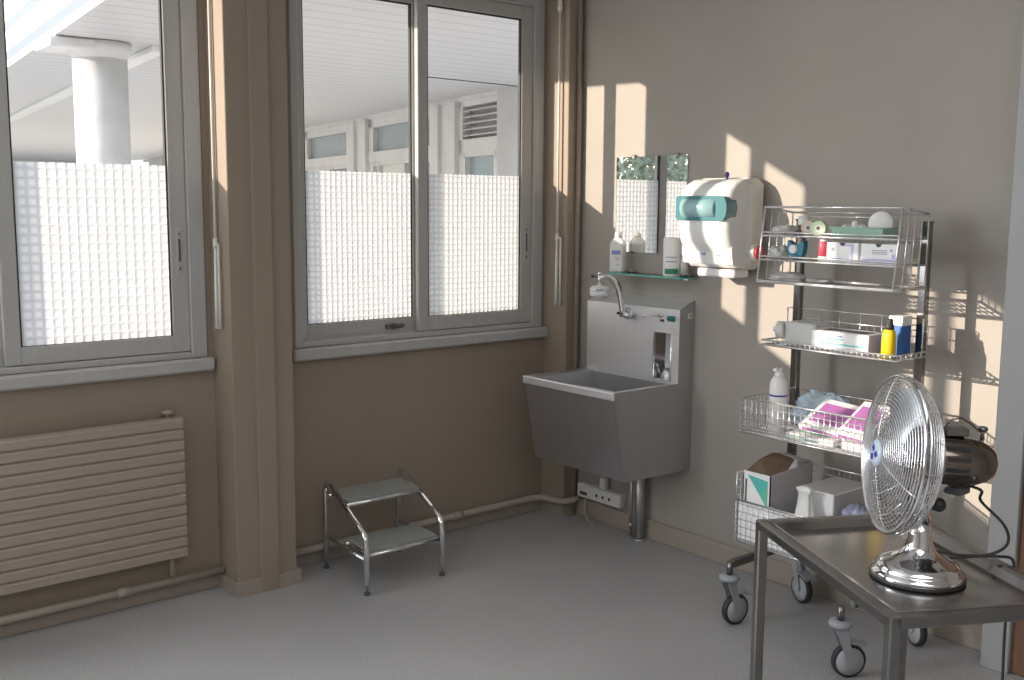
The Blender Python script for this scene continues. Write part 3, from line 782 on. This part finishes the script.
# second shelf
blob('paper_wrapper',PALEG,(3.30,2.40,S2),(.04,.035,.03),8,.45,'crumpled white wrapper at the left end of the second wire shelf','wrapper')
c=(3.285,2.315,S2)
r=thing('tape_dispenser','petrol blue plastic dispenser with two flared wings on the second wire shelf','dispenser',c)
b=MB()
for s_ in (-1,1):
    pts=[(3.285,2.315+s_*.004,S2+.004)]
    poly=[(3.283,c[1]+s_*.006,S2+.003),(3.283,c[1]+s_*.030,S2+.018),(3.283,c[1]+s_*.036,S2+.045),(3.283,c[1]+s_*.034,S2+.070),(3.283,c[1]+s_*.018,S2+.060),(3.283,c[1]+s_*.006,S2+.050)]
    b.prism(poly,(.028,0,0))
b.box((3.278,c[1]-.016,S2),(3.315,c[1]+.016,S2+.02),.004)
b.build('dispenser_body',BLUET,r)
MB().lathe([(.012,0),(.017,.002),(.017,.018),(.012,.02)],(3.276,c[1]+.008,S2+.038),(1,0,0),20).build('white_core',WHITE,r)
c=(3.262,2.180,S2)
r=thing('medicine_bottle','small bottle with red label between the blue dispenser and the white boxes','bottle',c)
MB().lathe([(.016,0),(.017,.003),(.017,.018)],c,seg=20).build('white_base',WHITE,r)
MB().lathe([(.0165,.017),(.0165,.066),(.013,.072)],c,seg=20).build('red_label',REDB,r)
MB().lathe([(.013,.070),(.013,.078)],c,seg=18).build('cap',WHITE,r)
def tissuebox(y0,y1,label,purple):
    c=(3.29,(y0+y1)/2,S2)
    r=thing('glove_box',label,'box',c,'small white boxes on the second wire shelf')
    h=.070
    MB().box((3.250,y0,S2),(3.345,y1,S2+h),.002).build('carton_body',CARTON,r)
    pr=MB(); pk=MB()
    x=3.2495
    if purple:
        pr.box((x,y0+.006,S2+.003),(x+.001,y1-.004,S2+.018)); pr.box((x,y0+.004,S2+.02),(x+.001,y0+.016,S2+.035))
        for k in range(3): pk.box((x-.0002,y0+.035,S2+.034+.006*k),(x+.001,y1-.045,S2+.037+.006*k))
        pk.box((x-.0002,y0+.015,S2+.045),(x+.001,y0+.024,S2+.052))
    else:
        pr.box((x,y0+.020,S2+.002),(x+.001,y0+.028,S2+.068)); pr.box((x,y0+.03,S2+.058),(x+.001,y0+.06,S2+.066))
        pk.box((x-.0002,y1-.03,S2+.04),(x+.001,y1-.018,S2+.052)); pr.box((x-.0002,y0+.06,S2+.012),(x+.001,y1-.02,S2+.015))
    pr.build('lilac_pattern',LILAC,r); pk.build('lettering',INK,r)
    ym=(y0+y1)/2
    MB().prism([(3.2488,ym-.011,S2+h),(3.2488,ym+.011,S2+h),(3.2488,ym+.008,S2+h-.009),(3.2488,ym,S2+h-.012),(3.2488,ym-.008,S2+h-.009)],(.002,0,0)).build('thumb_notch',DARK,r)
tissuebox(2.030,2.158,'white carton with thumb notch beside the red labelled bottle',False)
tissuebox(1.885,2.022,'white carton with lilac print at the right end of the second wire shelf',True)
# third shelf
blob('plastic_bag',PALEG,(3.31,2.36,S3),(.06,.065,.020),11,.45,'flattened pale bag on the bottom shelf of the upper basket','bag')
blob('paper_packet',CARTONG,(3.34,2.24,S3),(.05,.05,.010),12,.3,'flat grey packet beside the pale bag in the upper basket','packet')
# middle tray
r=thing('plastic_box','cloudy translucent plastic box with round knob at the left of the middle tray','box',(3.36,2.32,SM))
CLOUD=P('cloudy_plastic',(.82,.83,.82),.3,trans=.35,noise_amt=.03)
MB().box((3.315,2.235,SM),(3.43,2.375,SM+.085),.008).build('box_body',CLOUD,r)
MB().lathe([(.030,0),(.034,.008),(.034,.03),(.028,.034)],(3.33,2.375,SM+.05),(-.3,1,0),24).build('round_cap',CLOUD,r)
MB().lathe([(.010,0),(.012,.004),(.008,.018)],(3.325,2.408,SM+.05),(-.3,1,0),16).build('knob',WHITE,r)
r,M=carton('tissue_box','long white box with cyan stripe and grey end in the middle of the middle tray','box',(3.292,2.000,SM),(3.425,2.236,SM+.068),CARTON)
MB().box((3.291,2.000,SM+.022),(3.2925,2.20,SM+.027)).box((3.291,2.10,SM+.040),(3.2925,2.17,SM+.045)).build('cyan_stripe',TEALT,r)
MB().box((3.291,2.105,SM+.05),(3.2925,2.125,SM+.058)).build('small_emblem',BLUEL,r)
MB().box((3.294,1.9985,SM+.001),(3.423,2.0002,SM+.067)).build('grey_end',CARTONG,r)
MB().box((3.32,2.03,SM+.0675),(3.39,2.21,SM+.0690),0).build('opening',DKGREY,r)
c=(3.300,1.925,SM)
r=thing('spray_bottle','yellow bottle with black cap standing right in the middle tray','bottle',c)
MB().lathe([(.022,0),(.0245,.004),(.0245,.075),(.022,.088),(.015,.098),(.012,.103)],c,seg=26).build('bottle_body',YELLOW,r)
MB().lathe([(.0155,.097),(.0155,.112),(.012,.116),(.010,.132),(.008,.135)],c,seg=20).build('cap',DARK,r)
r=thing('medicine_carton','blue carton with white top behind the yellow bottle in the middle tray','box',(3.40,1.935,SM))
MB().box((3.355,1.908,SM),(3.415,1.962,SM+.108),.0015).build('carton_body',BLUEC,r)
MB().box((3.3548,1.9078,SM+.106),(3.4152,1.9622,SM+.140),.0015).build('white_top',CARTON,r)
MB().box((3.354,1.940,SM+.02),(3.356,1.960,SM+.075)).build('pink_print',PINKP,r)
MB().box((3.353,1.915,SM+.12),(3.355,1.945,SM+.127)).build('lettering',INK,r)
# deep basket
c=(3.232,2.327,SL)
r=thing('spray_bottle','tall white bottle with blue band standing in the left of the deep wire basket','bottle',c)
MB().lathe([(.030,0),(.033,.004),(.033,.165),(.032,.185),(.026,.203),(.018,.212)],c,seg=30).build('bottle_body',WHITE,r)
MB().lathe([(.0335,.138),(.0335,.145)],c,seg=30,caps=False).build('blue_band',NAVY,r)
MB().lathe([(.018,.211),(.018,.222),(.014,.226),(.012,.238),(.012,.244)],c,seg=18).box((c[0]-.03,c[1]-.008,c[2]+.232),(c[0]+.01,c[1]+.008,c[2]+.244),.003).build('nozzle',WHITE,r)
wrap(c,.0334,SL+.03,SL+.034,170,250,INK,'lettering',r)
blob('plastic_bag',LBLUE,(3.425,2.255,SL),(.040,.130,.084),21,.30,'crumpled pale blue plastic bag at the back of the deep wire basket','bag',freq=4.0,seg=44,rings=28)
def packet(c,rx,ry,sx,sy,sz,mat,band,label,group='dressing packets in the deep wire basket',rz=0):
    r=thing('dressing_packet',label,'packet',c,group)
    M=Matrix.Translation(Vector(c))@Matrix.Rotation(rz,4,'Z')@Matrix.Rotation(ry,4,'Y')@Matrix.Rotation(rx,4,'X')
    MB().box((-sx/2,-sy/2,0),(sx/2,sy/2,sz),.003,M).build('wrapper',mat,r)
    if band is not None:
        MB().box((-sx*.30,-sy*.40,sz-.001),(sx*.34,sy*.40,sz+.0012),0,M).build('printed_band',band,r)
        MB().box((-sx/2-.0008,-sy*.42,sz*.2),(-sx/2+.001,sy*.42,sz*.8),0,M).build('printed_edge',band,r)
packet((3.24,2.14,SL+.002),0,0,.15,.20,.022,CARTON,MINTP,'flat white packet with mint print lying at the bottom of the deep basket')
packet((3.285,2.11,SL+.068),.08,-.42,.19,.19,.022,CARTON,PURPLE,'tilted white packet with purple print in the middle of the deep basket')
packet((3.25,1.965,SL+.084),.10,-.48,.20,.12,.022,CARTON,PURPLE,'tilted narrow packet with purple print behind the fan guard')
packet((3.25,1.950,SL+.003),0,0,.17,.12,.026,CARTON,None,'plain white packet lying at the right of the deep basket')
# base basket
c=(3.28,2.35,.329)
r=thing('cardboard_box','torn-open white cardboard box with green triangle print in the base basket','box',(3.29,2.36,SB))
x0,x1,y0,y1,z1=3.155,3.42,2.290,2.415,.602
b=MB().mat(0)
th=.004
b.box((x0,y0,SB),(x0+th,y1,z1)).box((x1-th,y0,SB),(x1,y1,z1+.02)).box((x0,y1-th,SB),(x1,y1,z1-.01)).box((x0,y0,SB),(x1,y0+th,SB+.004))
b.box((x0,y0,SB),(x1,y1,SB+.004))
b.mat(1).prism([(x0,y0,SB),(x1,y0,SB),(x1,y0,z1+.02),(x0+.16,y0,z1+.01),(x0,y0,z1)],(0,th,0))
b.build('carton_body',[CARTON,CARTONG],r)
f=MB()
f._add([(x0+.01,y1,z1-.005),(x0+.10,y1,z1+.03),(x0+.15,y1-.02,z1+.050),(x0+.20,y1-.05,z1+.045),(x0+.19,y0+.03,z1+.03),(x0+.12,y0+.01,z1+.005),(x0+.05,y0+.004,z1-.005),(x0+.02,y0+.03,z1-.012)],[(0,1,2,3,4,5,6,7)])
f.build('torn_brown_flap',BROWN,r)
MB().prism([(x0+.19,y0+.01,z1+.03),(x0+.25,y0+.0,z1+.022),(x0+.25,y1-.01,z1+.03),(x0+.16,y1-.02,z1+.055)],(0,0,.003)).build('lid_flap',CARTONG,r)
MB().prism([(x0-.0008,y1-.020,z1-.012),(x0-.0008,y0+.012,z1-.022),(x0-.0008,y0+.012,z1-.125)],(.0006,0,0)).build('green_triangle',TEALT,r)
MB().prism([(x0-.0012,y0+.022,z1-.05),(x0-.0012,y0+.013,z1-.05),(x0-.0012,y0+.013,z1-.120),(x0-.0012,y0+.018,z1-.110)],(.0006,0,0)).build('green_tip',GRNP,r)
MB().box((x0-.0008,y1-.018,SB+.02),(x0,y1-.010,z1-.03)).box((x0-.0008,y0+.012,z1-.150),(x0,y0+.022,z1-.144)).build('dark_print',DKGREY,r)
# white box, tilted
r=thing('carton','closed white carton with grey lid in the right of the base basket','box',(3.30,2.13,SB))
x0,x1,y0,y1=3.20,3.44,2.050,2.200
MB().box((x0,y0,SB+.0),(x1,y1,.576),.003).build('carton_body',CARTON,r)
MB().box((x0+.004,y0+.003,.5755),(x1-.003,y1-.003,.5775)).box((x0+.006,y0-.001,SB+.05),(x1-.004,y0+.001,.572)).build('grey_lid',CARTONG,r)
# hanging white cloth / bag
r=thing('plastic_bag','white knotted plastic bag hanging over the front rail of the base basket','bag',(3.125,2.13,.45))
b=MB()
prof=[(.010,.0),(.020,-.006),(.030,-.012),(.027,-.020),(.020,-.030),(.024,-.06),(.032,-.10),(.040,-.15),(.036,-.19)]
b.lathe(prof,(3.150,2.135,.600),seg=24)
for i,p in enumerate(b.v):
    a=math.atan2(p.y-2.135,p.x-3.15); k=(.60-p.z)/.19
    f_=1+.18*math.sin(a*5+k*3)
    b.v[i]=Vector((3.150+(p.x-3.15)*f_*.5,2.135+(p.y-2.135)*f_*1.15,p.z))
b.build('bag_body',WHITE,r)
blob('plastic_wrapper',P('navy_white_wrapper',(.32,.34,.48),.3,noise_amt=.8,nscale=25),(3.235,1.965,SB+.112),(.06,.060,.070),31,.4,'crumpled blue and white wrapper at the right end of the base basket','wrapper')
blob('paper_sack',CARTON,(3.24,1.965,SB),(.075,.070,.06),33,.3,'white paper sack under the blue wrapper in the base basket','sack')
r=thing('paper_bundle','white paper sheets standing inside the front of the base basket','paper',(3.15,2.25,SB))
MB().box((3.141,1.90,SB),(3.147,2.422,SB+.150),.001).build('front_sheet',CARTON,r)

# ---------------------------------------------------------------- instrument table
A=Vector((2.153,1.584,0)); v=Vector((.87,-.493,0)); u=Vector((-.493,-.87,0)); LV,LU=.41,.635; ZT=.80
B=A+u*LU; D=A+v*LV; C_=B+v*LV
t=thing('instrument_table','stainless steel instrument table with recessed top in the right foreground','table',(A+B+D+C_)/4)
tw=.026
def zz(p,z): return Vector((p.x,p.y,z))
for p in (A,B,C_,D): MB().sqtube(zz(p,0.012),zz(p,ZT),tw,tw,up=v).build('leg',STEELD,t)
for p in (A,B,C_,D): MB().box((p.x-.012,p.y-.012,0),(p.x+.012,p.y+.012,.013),.002,Rz(p,math.atan2(v.y,v.x))).build('foot',DARK,t)
fr=MB()
for p,q_ in ((A,B),(B,C_),(C_,D),(D,A)): fr.sqtube(zz(p,ZT-.0135),zz(q_,ZT-.0135),tw,tw-.001)
fr.build('top_frame',STEELD,t)
lo=MB()
for p,q_ in ((A,D),(B,C_)): lo.sqtube(zz(p,.18),zz(q_,.18),.02)
lo.sqtube(zz(A.lerp(D,.5),.18),zz(B.lerp(C_,.5),.18),.02)
lo.build('lower_rail',STEELD,t)
i=.012
pin=[A+u*i+v*i,B-u*i+v*i,C_-u*i-v*i,D+u*i-v*i]
i=.032
pin2=[A+u*i+v*i,B-u*i+v*i,C_-u*i-v*i,D+u*i-v*i]
tr=MB()
za,zb3,zc=ZT+.0012,ZT-.002,ZT-.020
for k in range(4):
    j=(k+1)%4
    i3=.022
    o1,o2=pin[k],pin[j]; n1,n2=pin2[k],pin2[j]
    m1=o1.lerp(n1,.55); m2=o2.lerp(n2,.55)
    tr._add([zz(o1,za),zz(o2,za),zz(m2,zb3),zz(m1,zb3)],[(0,1,2,3)]); tr._add([zz(m1,zb3),zz(m2,zb3),zz(n2,zc),zz(n1,zc)],[(0,1,2,3)])
tr._add([zz(p,zc) for p in pin2],[(0,1,2,3)])
tr.build('tray_top',TOPST,t)

# ---------------------------------------------------------------- desk fan
ZB=ZT-.020
bc=Vector((2.130,1.143,ZB))
t=thing('desk_fan','chrome desk fan with round wire guard standing on the instrument table','fan',bc)
MB().lathe([(.100,0),(.102,.003),(.102,.007)],bc,seg=48).build('rubber_ring',DARK,t)
MB().lathe([(.099,.006),(.100,.010),(.098,.018),(.092,.021),(.090,.026),(.088,.033),(.076,.040),(.060,.047),(.044,.056),(.033,.068),(.029,.082),(.027,.10),(.025,.13)],bc,seg=48).build('base',CHROME,t)
R0=.171
rc=Vector((2.048,1.173,1.068))
ax=Vector((-.777,.628,.095)).normalized()   # pointing to the front
su=Vector((0,0,1))-ax*ax.z; su.normalize(); sv=ax.cross(su)
def fp(r_,a_,h_): return rc+(su*math.cos(a_)+sv*math.sin(a_))*r_+ax*h_
neck=[bc+Vector((0,0,.12)),bc+Vector((-.004,.003,.16)),bc+Vector((.0,.0,.20)),rc-ax*.125+Vector((0,0,-.045))]
MB().tube(neck,.02,16,radii=[.0245,.021,.018,.018]).build('neck',CHROME,t)
nk=bc+Vector((.0,.0,.165))
kdir=Vector((.47,-.88,0))
MB().tube([nk,nk+kdir*.03],.008,12).ball(nk+kdir*.036+Vector((0,0,.006)),.016,14,10).build('tilt_knob',DARK,t)
# motor
mo=rc-ax*.085
MB().lathe([(.020,0),(.050,.002),(.053,.010),(.053,.060),(.0525,.078),(.050,.098),(.043,.118),(.034,.132),(.018,.141),(.002,.144)],mo,-ax,40).build('motor_housing',CHROMED,t)
vent=MB()
for k in range(14):
    a_=2*PI*k/14
    vent.sqtube(fp(.0532,a_,-.100),fp(.0532,a_,-.150),.010,.002,up=(su*math.cos(a_)+sv*math.sin(a_)))
vent.build('motor_vents',DARK,t)
hd=[fp(.057,0,-.10),fp(.088,0,-.115),fp(.095,0,-.14),fp(.082,0,-.165),fp(.066,0,-.188),fp(.055,0,-.195)]
MB().tube(hd,.0022,8).build('carry_handle',CHROMED,t)
MB().tube([fp(.05,0,-.19),fp(.075,0,-.19)],.004,10).lathe([(.007,0),(.010,.003),(.010,.008),(.006,.011)],fp(.070,0,-.19),su,16).build('oscillation_knob',STEELD,t)
MB().box((-.014,-.02,-.012),(.030,.02,.006),.003,Matrix.Translation(fp(.062,PI,-.15))).build('switch_housing',DKGREY,t)
MB().box((-.026,-.015,-.0),(.026,.015,.018),.003,Matrix.Translation(fp(.055,0,-.13))@Matrix.Rotation(math.radians(-39),4,'Z')).build('top_bracket',STEELD,t)
# guards
def ringpts(r_,h_,n=64): return [fp(r_,2*PI*k/n,h_) for k in range(n)]
def hf(r_): return .034*(1-(r_/R0)**2)**.8 if r_<R0 else 0
g=MB()
nr=19
for k in range(1,nr):
    r_=.030+(R0-.030)*k/nr; g.tube(ringpts(r_,hf(r_),56),.0011,5,closed=True)
for k in range(6):
    a_=2*PI*k/6+.2; g.tube([fp(.022+(R0-.022)*i/8.,a_,hf(.022+(R0-.022)*i/8.)) for i in range(9)],.0013,5)
fg=g.build('front_guard',WIRE,t)
MB().tube(ringpts(R0,0,72),.0040,8,closed=True).tube(ringpts(R0+.001,-.012,72),.0030,8,closed=True).build('guard_rim',CHROME,t)
g=MB()
def hb(r_): return -.012-.060*math.sqrt(max(0,1-((r_-.055)/(R0-.055))**2)) if r_>.055 else -.074
for k in range(0,15):
    r_=.055+(R0-.055)*math.sin(PI/2*k/15.); g.tube(ringpts(r_,hb(r_),56),.0011,5,closed=True)
for k in range(16):
    a_=2*PI*k/16; g.tube([fp(.05+(R0-.05)*math.sin(PI/2*i/8.),a_,hb(.05+(R0-.05)*math.sin(PI/2*i/8.))) for i in range(9)],.0013,5)
g.build('rear_guard',WIRE,t)
bd=MB().lathe([(.002,.040),(.022,.0395),(.029,.036),(.030,.030),(.027,.027)],rc,ax,28).build('badge',P('pale_blue_badge',(.50,.58,.68),.3),t)
e=MB()
for k in range(3):
    a_=2*PI*k/3+.4; p=fp(.011,a_,.0400); e.prism([fp(.003,a_-.4,.0398),fp(.013,a_-.55,.0398),fp(.022,a_,.0393),fp(.015,a_+.6,.0398)],ax*.0012)
e.build('emblem',NAVY,bd)
BLADEM=P('satin_grey_blade',(.30,.31,.32),.32,metal=.8)
def blade(a0):
    b=MB(); rows=[]
    for i in range(7):
        r_=.025+.122*i/6.; wd=.35+.35*math.sin(PI*i/6.*.8+.3); row=[]
        for j in range(7):
            s_=j/6.-.5; a_=a0+s_*wd*2*(.10/(.06+r_*.6)); h_=-.035+s_*.040+.008*math.cos(s_*3)
            row.append(fp(r_,a_,h_))
        rows.append(row)
    vs=[p for r_ in rows for p in r_]; fs=[[i*7+j,i*7+j+1,(i+1)*7+j+1,(i+1)*7+j] for i in range(6) for j in range(6)]
    b._add(vs,fs,True); return b.build('blade',BLADEM,t)
for k in range(4): blade(2*PI*k/4+.3)
MB().lathe([(.022,-.055),(.026,-.05),(.026,-.02),(.018,-.008),(.004,-.004)],rc,ax,24).build('blade_hub',CHROME,t)
# cord
mb_=fp(.052,PI,-.178)
cd=[mb_,mb_+Vector((.02,-.02,-.012)),(2.235,1.060,.955),(2.262,1.018,.905),(2.262,1.008,.865),(2.24,1.035,.838),(2.215,1.085,.828),(2.185,1.13,.830),(2.175,1.175,.815),(2.20,1.19,.800),(2.24,1.17,.792),(2.275,1.12,.800),(2.295,1.075,.812),(2.312,1.045,.815),(2.338,1.030,.808),(2.348,1.028,.778),(2.342,1.032,.73),(2.338,1.034,.64),(2.336,1.03,.50),(2.336,1.025,.30),(2.345,1.01,.06),(2.40,.95,.006),(2.55,.93,.006)]
P_=[Vector(p) for p in cd]; sm=[]
for i in range(len(P_)-1):
    p0=P_[max(0,i-1)];p1=P_[i];p2=P_[i+1];p3=P_[min(len(P_)-1,i+2)]
    for k in range(6):
        s_=k/6.; sm.append(.5*((2*p1)+(p2-p0)*s_+(2*p0-5*p1+4*p2-p3)*s_*s_+(3*p1-p0-3*p2+p3)*s_**3))
sm.append(P_[-1])
MB().tube(sm,.0034,8).build('power_cord',DARK,t)

# ---------------------------------------------------------------- outside
struct('ground',MB().box((-30,4.16,-.4),(30,45,-.3)),GROUND,'pale paved ground outside the windows','ground')
# covered walkway canopy
t=thing('walkway_canopy','covered walkway roof with ribbed white soffit outside the windows','canopy',(4,8,2.7),kind='structure')
ex=lambda y: 1.80+.1034*(y-4.5)
ZS=2.65
b=MB(); b._add([(ex(4.165),4.165,ZS),(9.5,4.165,ZS),(9.5,30,ZS),(ex(30),30,ZS)],[(0,1,2,3)]); 
b._add([(ex(4.165),4.165,3.9),(9.5,4.165,3.9),(9.5,30,3.9),(ex(30),30,3.9)],[(0,1,2,3)])
b.build('soffit',SOFFIT,t)
fz=MB()
prof=[]
z=2.65
k=0
while z<3.85:
    prof+= [(0,z),(0,z+.12),(.035,z+.14),(.035,z+.20)]; z+=.22
for i in range(len(prof)-1):
    a,b_=prof[i],prof[i+1]
    fz._add([(ex(4.165)+a[0],4.165,a[1]),(ex(30)+a[0],30,a[1]),(ex(30)+b_[0],30,b_[1]),(ex(4.165)+b_[0],4.165,b_[1])],[(0,1,2,3)])
fz.build('fascia',ribs_mat('white_fascia_painted_rib_shade',(.16,.19,.27),(.80,.80,.80),'Z',.22,edge=.55),t)  # grey-blue bands paint the shading of the ribs into the colour
MB().sqtube((2.74,7.06,2.63),(3.69,15.1,2.63),.10,.04).build('light_batten',WHITE,t)
MB().box((5.05,7.2,2.643),(6.0,7.215,2.65)).build('soffit_joint',DKGREY,t)
c=(2.389,7.20,-.3)
t=thing('concrete_column','round white concrete column with flared head outside the left window','column',c)
MB().lathe([(.172,0),(.172,2.86)],c,seg=40).build('shaft',CONC,t)
MB().lathe([(.172,2.84),(.182,2.87),(.20,2.88),(.20,2.945)],c,seg=40).box((2.02,7.02,2.58),(2.40,7.36,2.645),.01).build('head',CONC,t)
# opposite wing
K=.9545
A2=Vector((6.09,7.54,0)); d2=Vector((7.53-6.38,13.88-7.90,0)).normalized(); n2=Vector((-d2.y,d2.x,0))  # n2 toward walkway
t=thing('opposite_building','white building wing with high windows across the covered walkway','building',A2)
def F(s_,o_,z_): return A2+d2*(s_*K)+n2*o_+Vector((0,0,1.6+(z_-1.6)*K))
def fbox(b,s0,s1,o0,o1,z0,z1):
    b.prism([F(s0,o0,z0),F(s1,o0,z0),F(s1,o1,z0),F(s0,o1,z0)],(0,0,(z1-z0)*K)); return b
fbox(fbox(MB(),-.4,20,-.5,-.12,-.3,2.72),-.4,20,-.12,0,-.3,1.0).build('wall',EXTW,t)
fbox(MB(),-.02,20,-.12,.02,2.655,2.715).build('cornice',EXTW,t)
fbox(MB(),-.34,.0,-.6,.04,-.3,2.70).build('end_pier',EXTG,t)
piers=[(.92,1.55)]+[(3.52+2.65*k,4.21+2.65*k) for k in range(6)]
for s0,s1 in piers:
    pr=fbox(MB(),s0,s0+.20,-.12,.05,-.3,2.66); fbox(pr,s0+.20,s0+.42,-.12,.01,-.3,2.66); fbox(pr,s0+.42,s1,-.12,.05,-.3,2.66); pr.build('pier',EXTW,t)
bays=[(1.55,3.52)]+[(4.21+2.65*k,6.17+2.65*k) for k in range(5)]
for bi,(s0,s1) in enumerate(bays):
    w_=MB()
    fbox(w_,s0,s0+.07,-.1,0,1.0,2.66); fbox(w_,s1-.14,s1,-.1,0,1.0,2.66); fbox(w_,s0,s1,-.1,0,2.55,2.66); fbox(w_,s0,s1,-.1,.01,2.13,2.25)
    fbox(w_,s1-.30,s1-.24,-.1,-.01,1.0,2.13); fbox(w_,(s0+s1)/2-.13,(s0+s1)/2-.07,-.1,-.01,1.0,2.13); fbox(w_,s0,s1,-.1,-.01,2.08,2.13)
    w_=w_.build('window',EXTW,t)
    fbox(MB(),s0+.07,s1-.14,-.09,-.06,2.25,2.55).build('transom_pane',EGLASS,w_)
    fbox(MB(),s0+.07,(s0+s1)/2-.1,-.09,-.06,1.0,2.1).build('lower_pane',EGLASS,w_)
    fbox(MB(),(s0+s1)/2-.1,s1-.14,-.09,-.06,1.0,2.1).build('lower_pane',EPANE,w_)
lv=MB(); fbox(lv,.02,.08,-.1,.0,1.0,2.66); fbox(lv,.84,.92,-.1,.0,1.0,2.66); fbox(lv,.02,.92,-.1,.0,2.60,2.66); fbox(lv,.02,.92,-.1,.0,2.13,2.27)
lf_=lv.build('louvre_panel',EXTW,t)
sl=MB()
for k in range(5):
    z_=2.30+.062*k
    sl.prism([F(.08,-.09,z_+.040),F(.84,-.09,z_+.040),F(.84,-.01,z_),F(.08,-.01,z_)],(0,0,.010))
sl.build('slats',EXTW,lf_)
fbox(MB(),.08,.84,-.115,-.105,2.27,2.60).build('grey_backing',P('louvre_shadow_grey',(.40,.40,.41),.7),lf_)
fbox(MB(),.14,.78,-.09,-.06,1.0,2.09).build('lower_pane',EGLASS,lf_)
fr2=MB(); fbox(fr2,.08,.14,-.1,.0,1.0,2.13); fbox(fr2,.78,.84,-.1,.0,1.0,2.13); fbox(fr2,.08,.84,-.1,.0,2.09,2.13); fr2.build('lower_frame',EXTW,lf_)
# far end building
t=thing('far_building','pale building closing the far end of the covered walkway','building',(4,27.5,0))
MB().box((-1,27.5,-.3),(9.0,28.5,3.2)).build('wall',EXTG,t)
for k in range(5): MB().box((-.6+1.9*k,27.45,.9),(.5+1.9*k,27.52,2.3)).build('window',EGLASS,t)
# trees beyond (seen in the mirror)
def tree(x,y,h,r_,seed,label):
    rnd=random.Random(seed)
    t=thing('tree',label,'tree',(x,y,-.3),'trees across the yard')
    MB().tube([(x,y,-.3),(x+.05,y,h*.35),(x,y+.06,h*.7)],.12,10,radii=[.16,.11,.05]).build('trunk',BARK,t)
    b=MB()
    for i in range(6500):
        while True:
            p=Vector((rnd.uniform(-1,1),rnd.uniform(-1,1),rnd.uniform(-1,1)))
            if .35<p.length<1: break
        k=1+.25*noise.noise(p*2+Vector((seed,0,0)))
        c=Vector((x+p.x*r_*k,y+p.y*r_*k,h*.55+p.z*h*.48*k)); s_=rnd.uniform(.045,.09)
        a=Vector((rnd.gauss(0,1),rnd.gauss(0,1),rnd.gauss(0,1))).normalized(); o_=a.orthogonal().normalized()
        b._add([c-a*s_,c+o_*s_*.5,c+a*s_,c-o_*s_*.5],[(0,1,2,3)])
    b.build('crown',LEAF,t)
tree(-2.6,13.0,4.2,1.25,1,'leafy green tree across the yard, first of the row in the mirror')
tree(-5.9,13.0,3.8,1.35,2,'leafy green tree across the yard, second of the row in the mirror')
tree(-9.4,14.0,4.5,1.45,3,'leafy green tree across the yard, third of the row in the mirror')
tree(.8,15.5,4.0,1.3,4,'leafy green tree across the yard, nearest the canopy')

# ---------------------------------------------------------------- light
sun=bpy.data.lights.new('sun','SUN'); so=bpy.data.objects.new('sun',sun); COL.objects.link(so)
sd=Vector((1,-.49,-.258)).normalized()
so.rotation_euler=sd.to_track_quat('-Z','Y').to_euler(); so.location=(-6,8,5)
sun.energy=6.6; sun.color=(1,.86,.70); sun.angle=math.radians(.5)
w=bpy.data.worlds.new('world'); scene.world=w; w.use_nodes=True
N=w.node_tree.nodes; L=w.node_tree.links
bg=N['Background']
sky=N.new('ShaderNodeTexSky'); sky.sky_type='NISHITA'; sky.sun_disc=False; sky.sun_elevation=math.radians(30); sky.sun_rotation=math.radians(-60)
mx=N.new('ShaderNodeMixRGB'); mx.inputs['Fac'].default_value=.55; mx.inputs['Color2'].default_value=(1.0,1.0,1.0,1)
sc_=N.new('ShaderNodeMixRGB'); sc_.blend_type='MULTIPLY'; sc_.inputs['Fac'].default_value=1; sc_.inputs['Color2'].default_value=(.25,.25,.25,1)
L.new(sky.outputs[0],sc_.inputs['Color1']); L.new(sc_.outputs[0],mx.inputs['Color1']); L.new(mx.outputs[0],bg.inputs['Color'])
bg.inputs['Strength'].default_value=2.0
def area(name,loc,rot,sx,sy,e,col=(1,1,1)):
    l=bpy.data.lights.new(name,'AREA'); l.shape='RECTANGLE'; l.size=sx; l.size_y=sy; l.energy=e; l.color=col
    o=bpy.data.objects.new(name,l); COL.objects.link(o); o.location=loc; o.rotation_euler=rot
    return o
area('ceiling_fill',(.2,-.6,2.9),(0,0,0),2.4,2.4,40,(1,.98,.96))  # added fill lamp out of view, lifts the room light
area('window_side_fill',(-1.7,3.9,1.8),(math.radians(-90),0,0),2.6,1.5,175,(.90,.95,1))  # added fill lamp inside the unseen left windows, stands in for skylight

# ---------------------------------------------------------------- camera
cam=bpy.data.cameras.new('camera'); co=bpy.data.objects.new('camera',cam); COL.objects.link(co); scene.camera=co
yaw,pit,rol=.6915,.1290,.0069; FPX=1036.96
cy,sy=math.cos(yaw),math.sin(yaw); cp,sp=math.cos(pit),math.sin(pit)
fwd=Vector((sy*cp,cy*cp,-sp)); rt=Vector((cy,-sy,0)); up=rt.cross(fwd)
r2=rt*math.cos(rol)+up*math.sin(rol); u2=-rt*math.sin(rol)+up*math.cos(rol)
mw=Matrix(((r2.x,u2.x,-fwd.x,0),(r2.y,u2.y,-fwd.y,0),(r2.z,u2.z,-fwd.z,1.6),(0,0,0,1)))
co.matrix_world=mw
cam.sensor_width=36; cam.lens=FPX/1024*36; cam.clip_start=.05; cam.clip_end=200
scene.view_settings.view_transform='Standard'; scene.view_settings.look='None'
scene.view_settings.exposure=.12; scene.view_settings.gamma=1
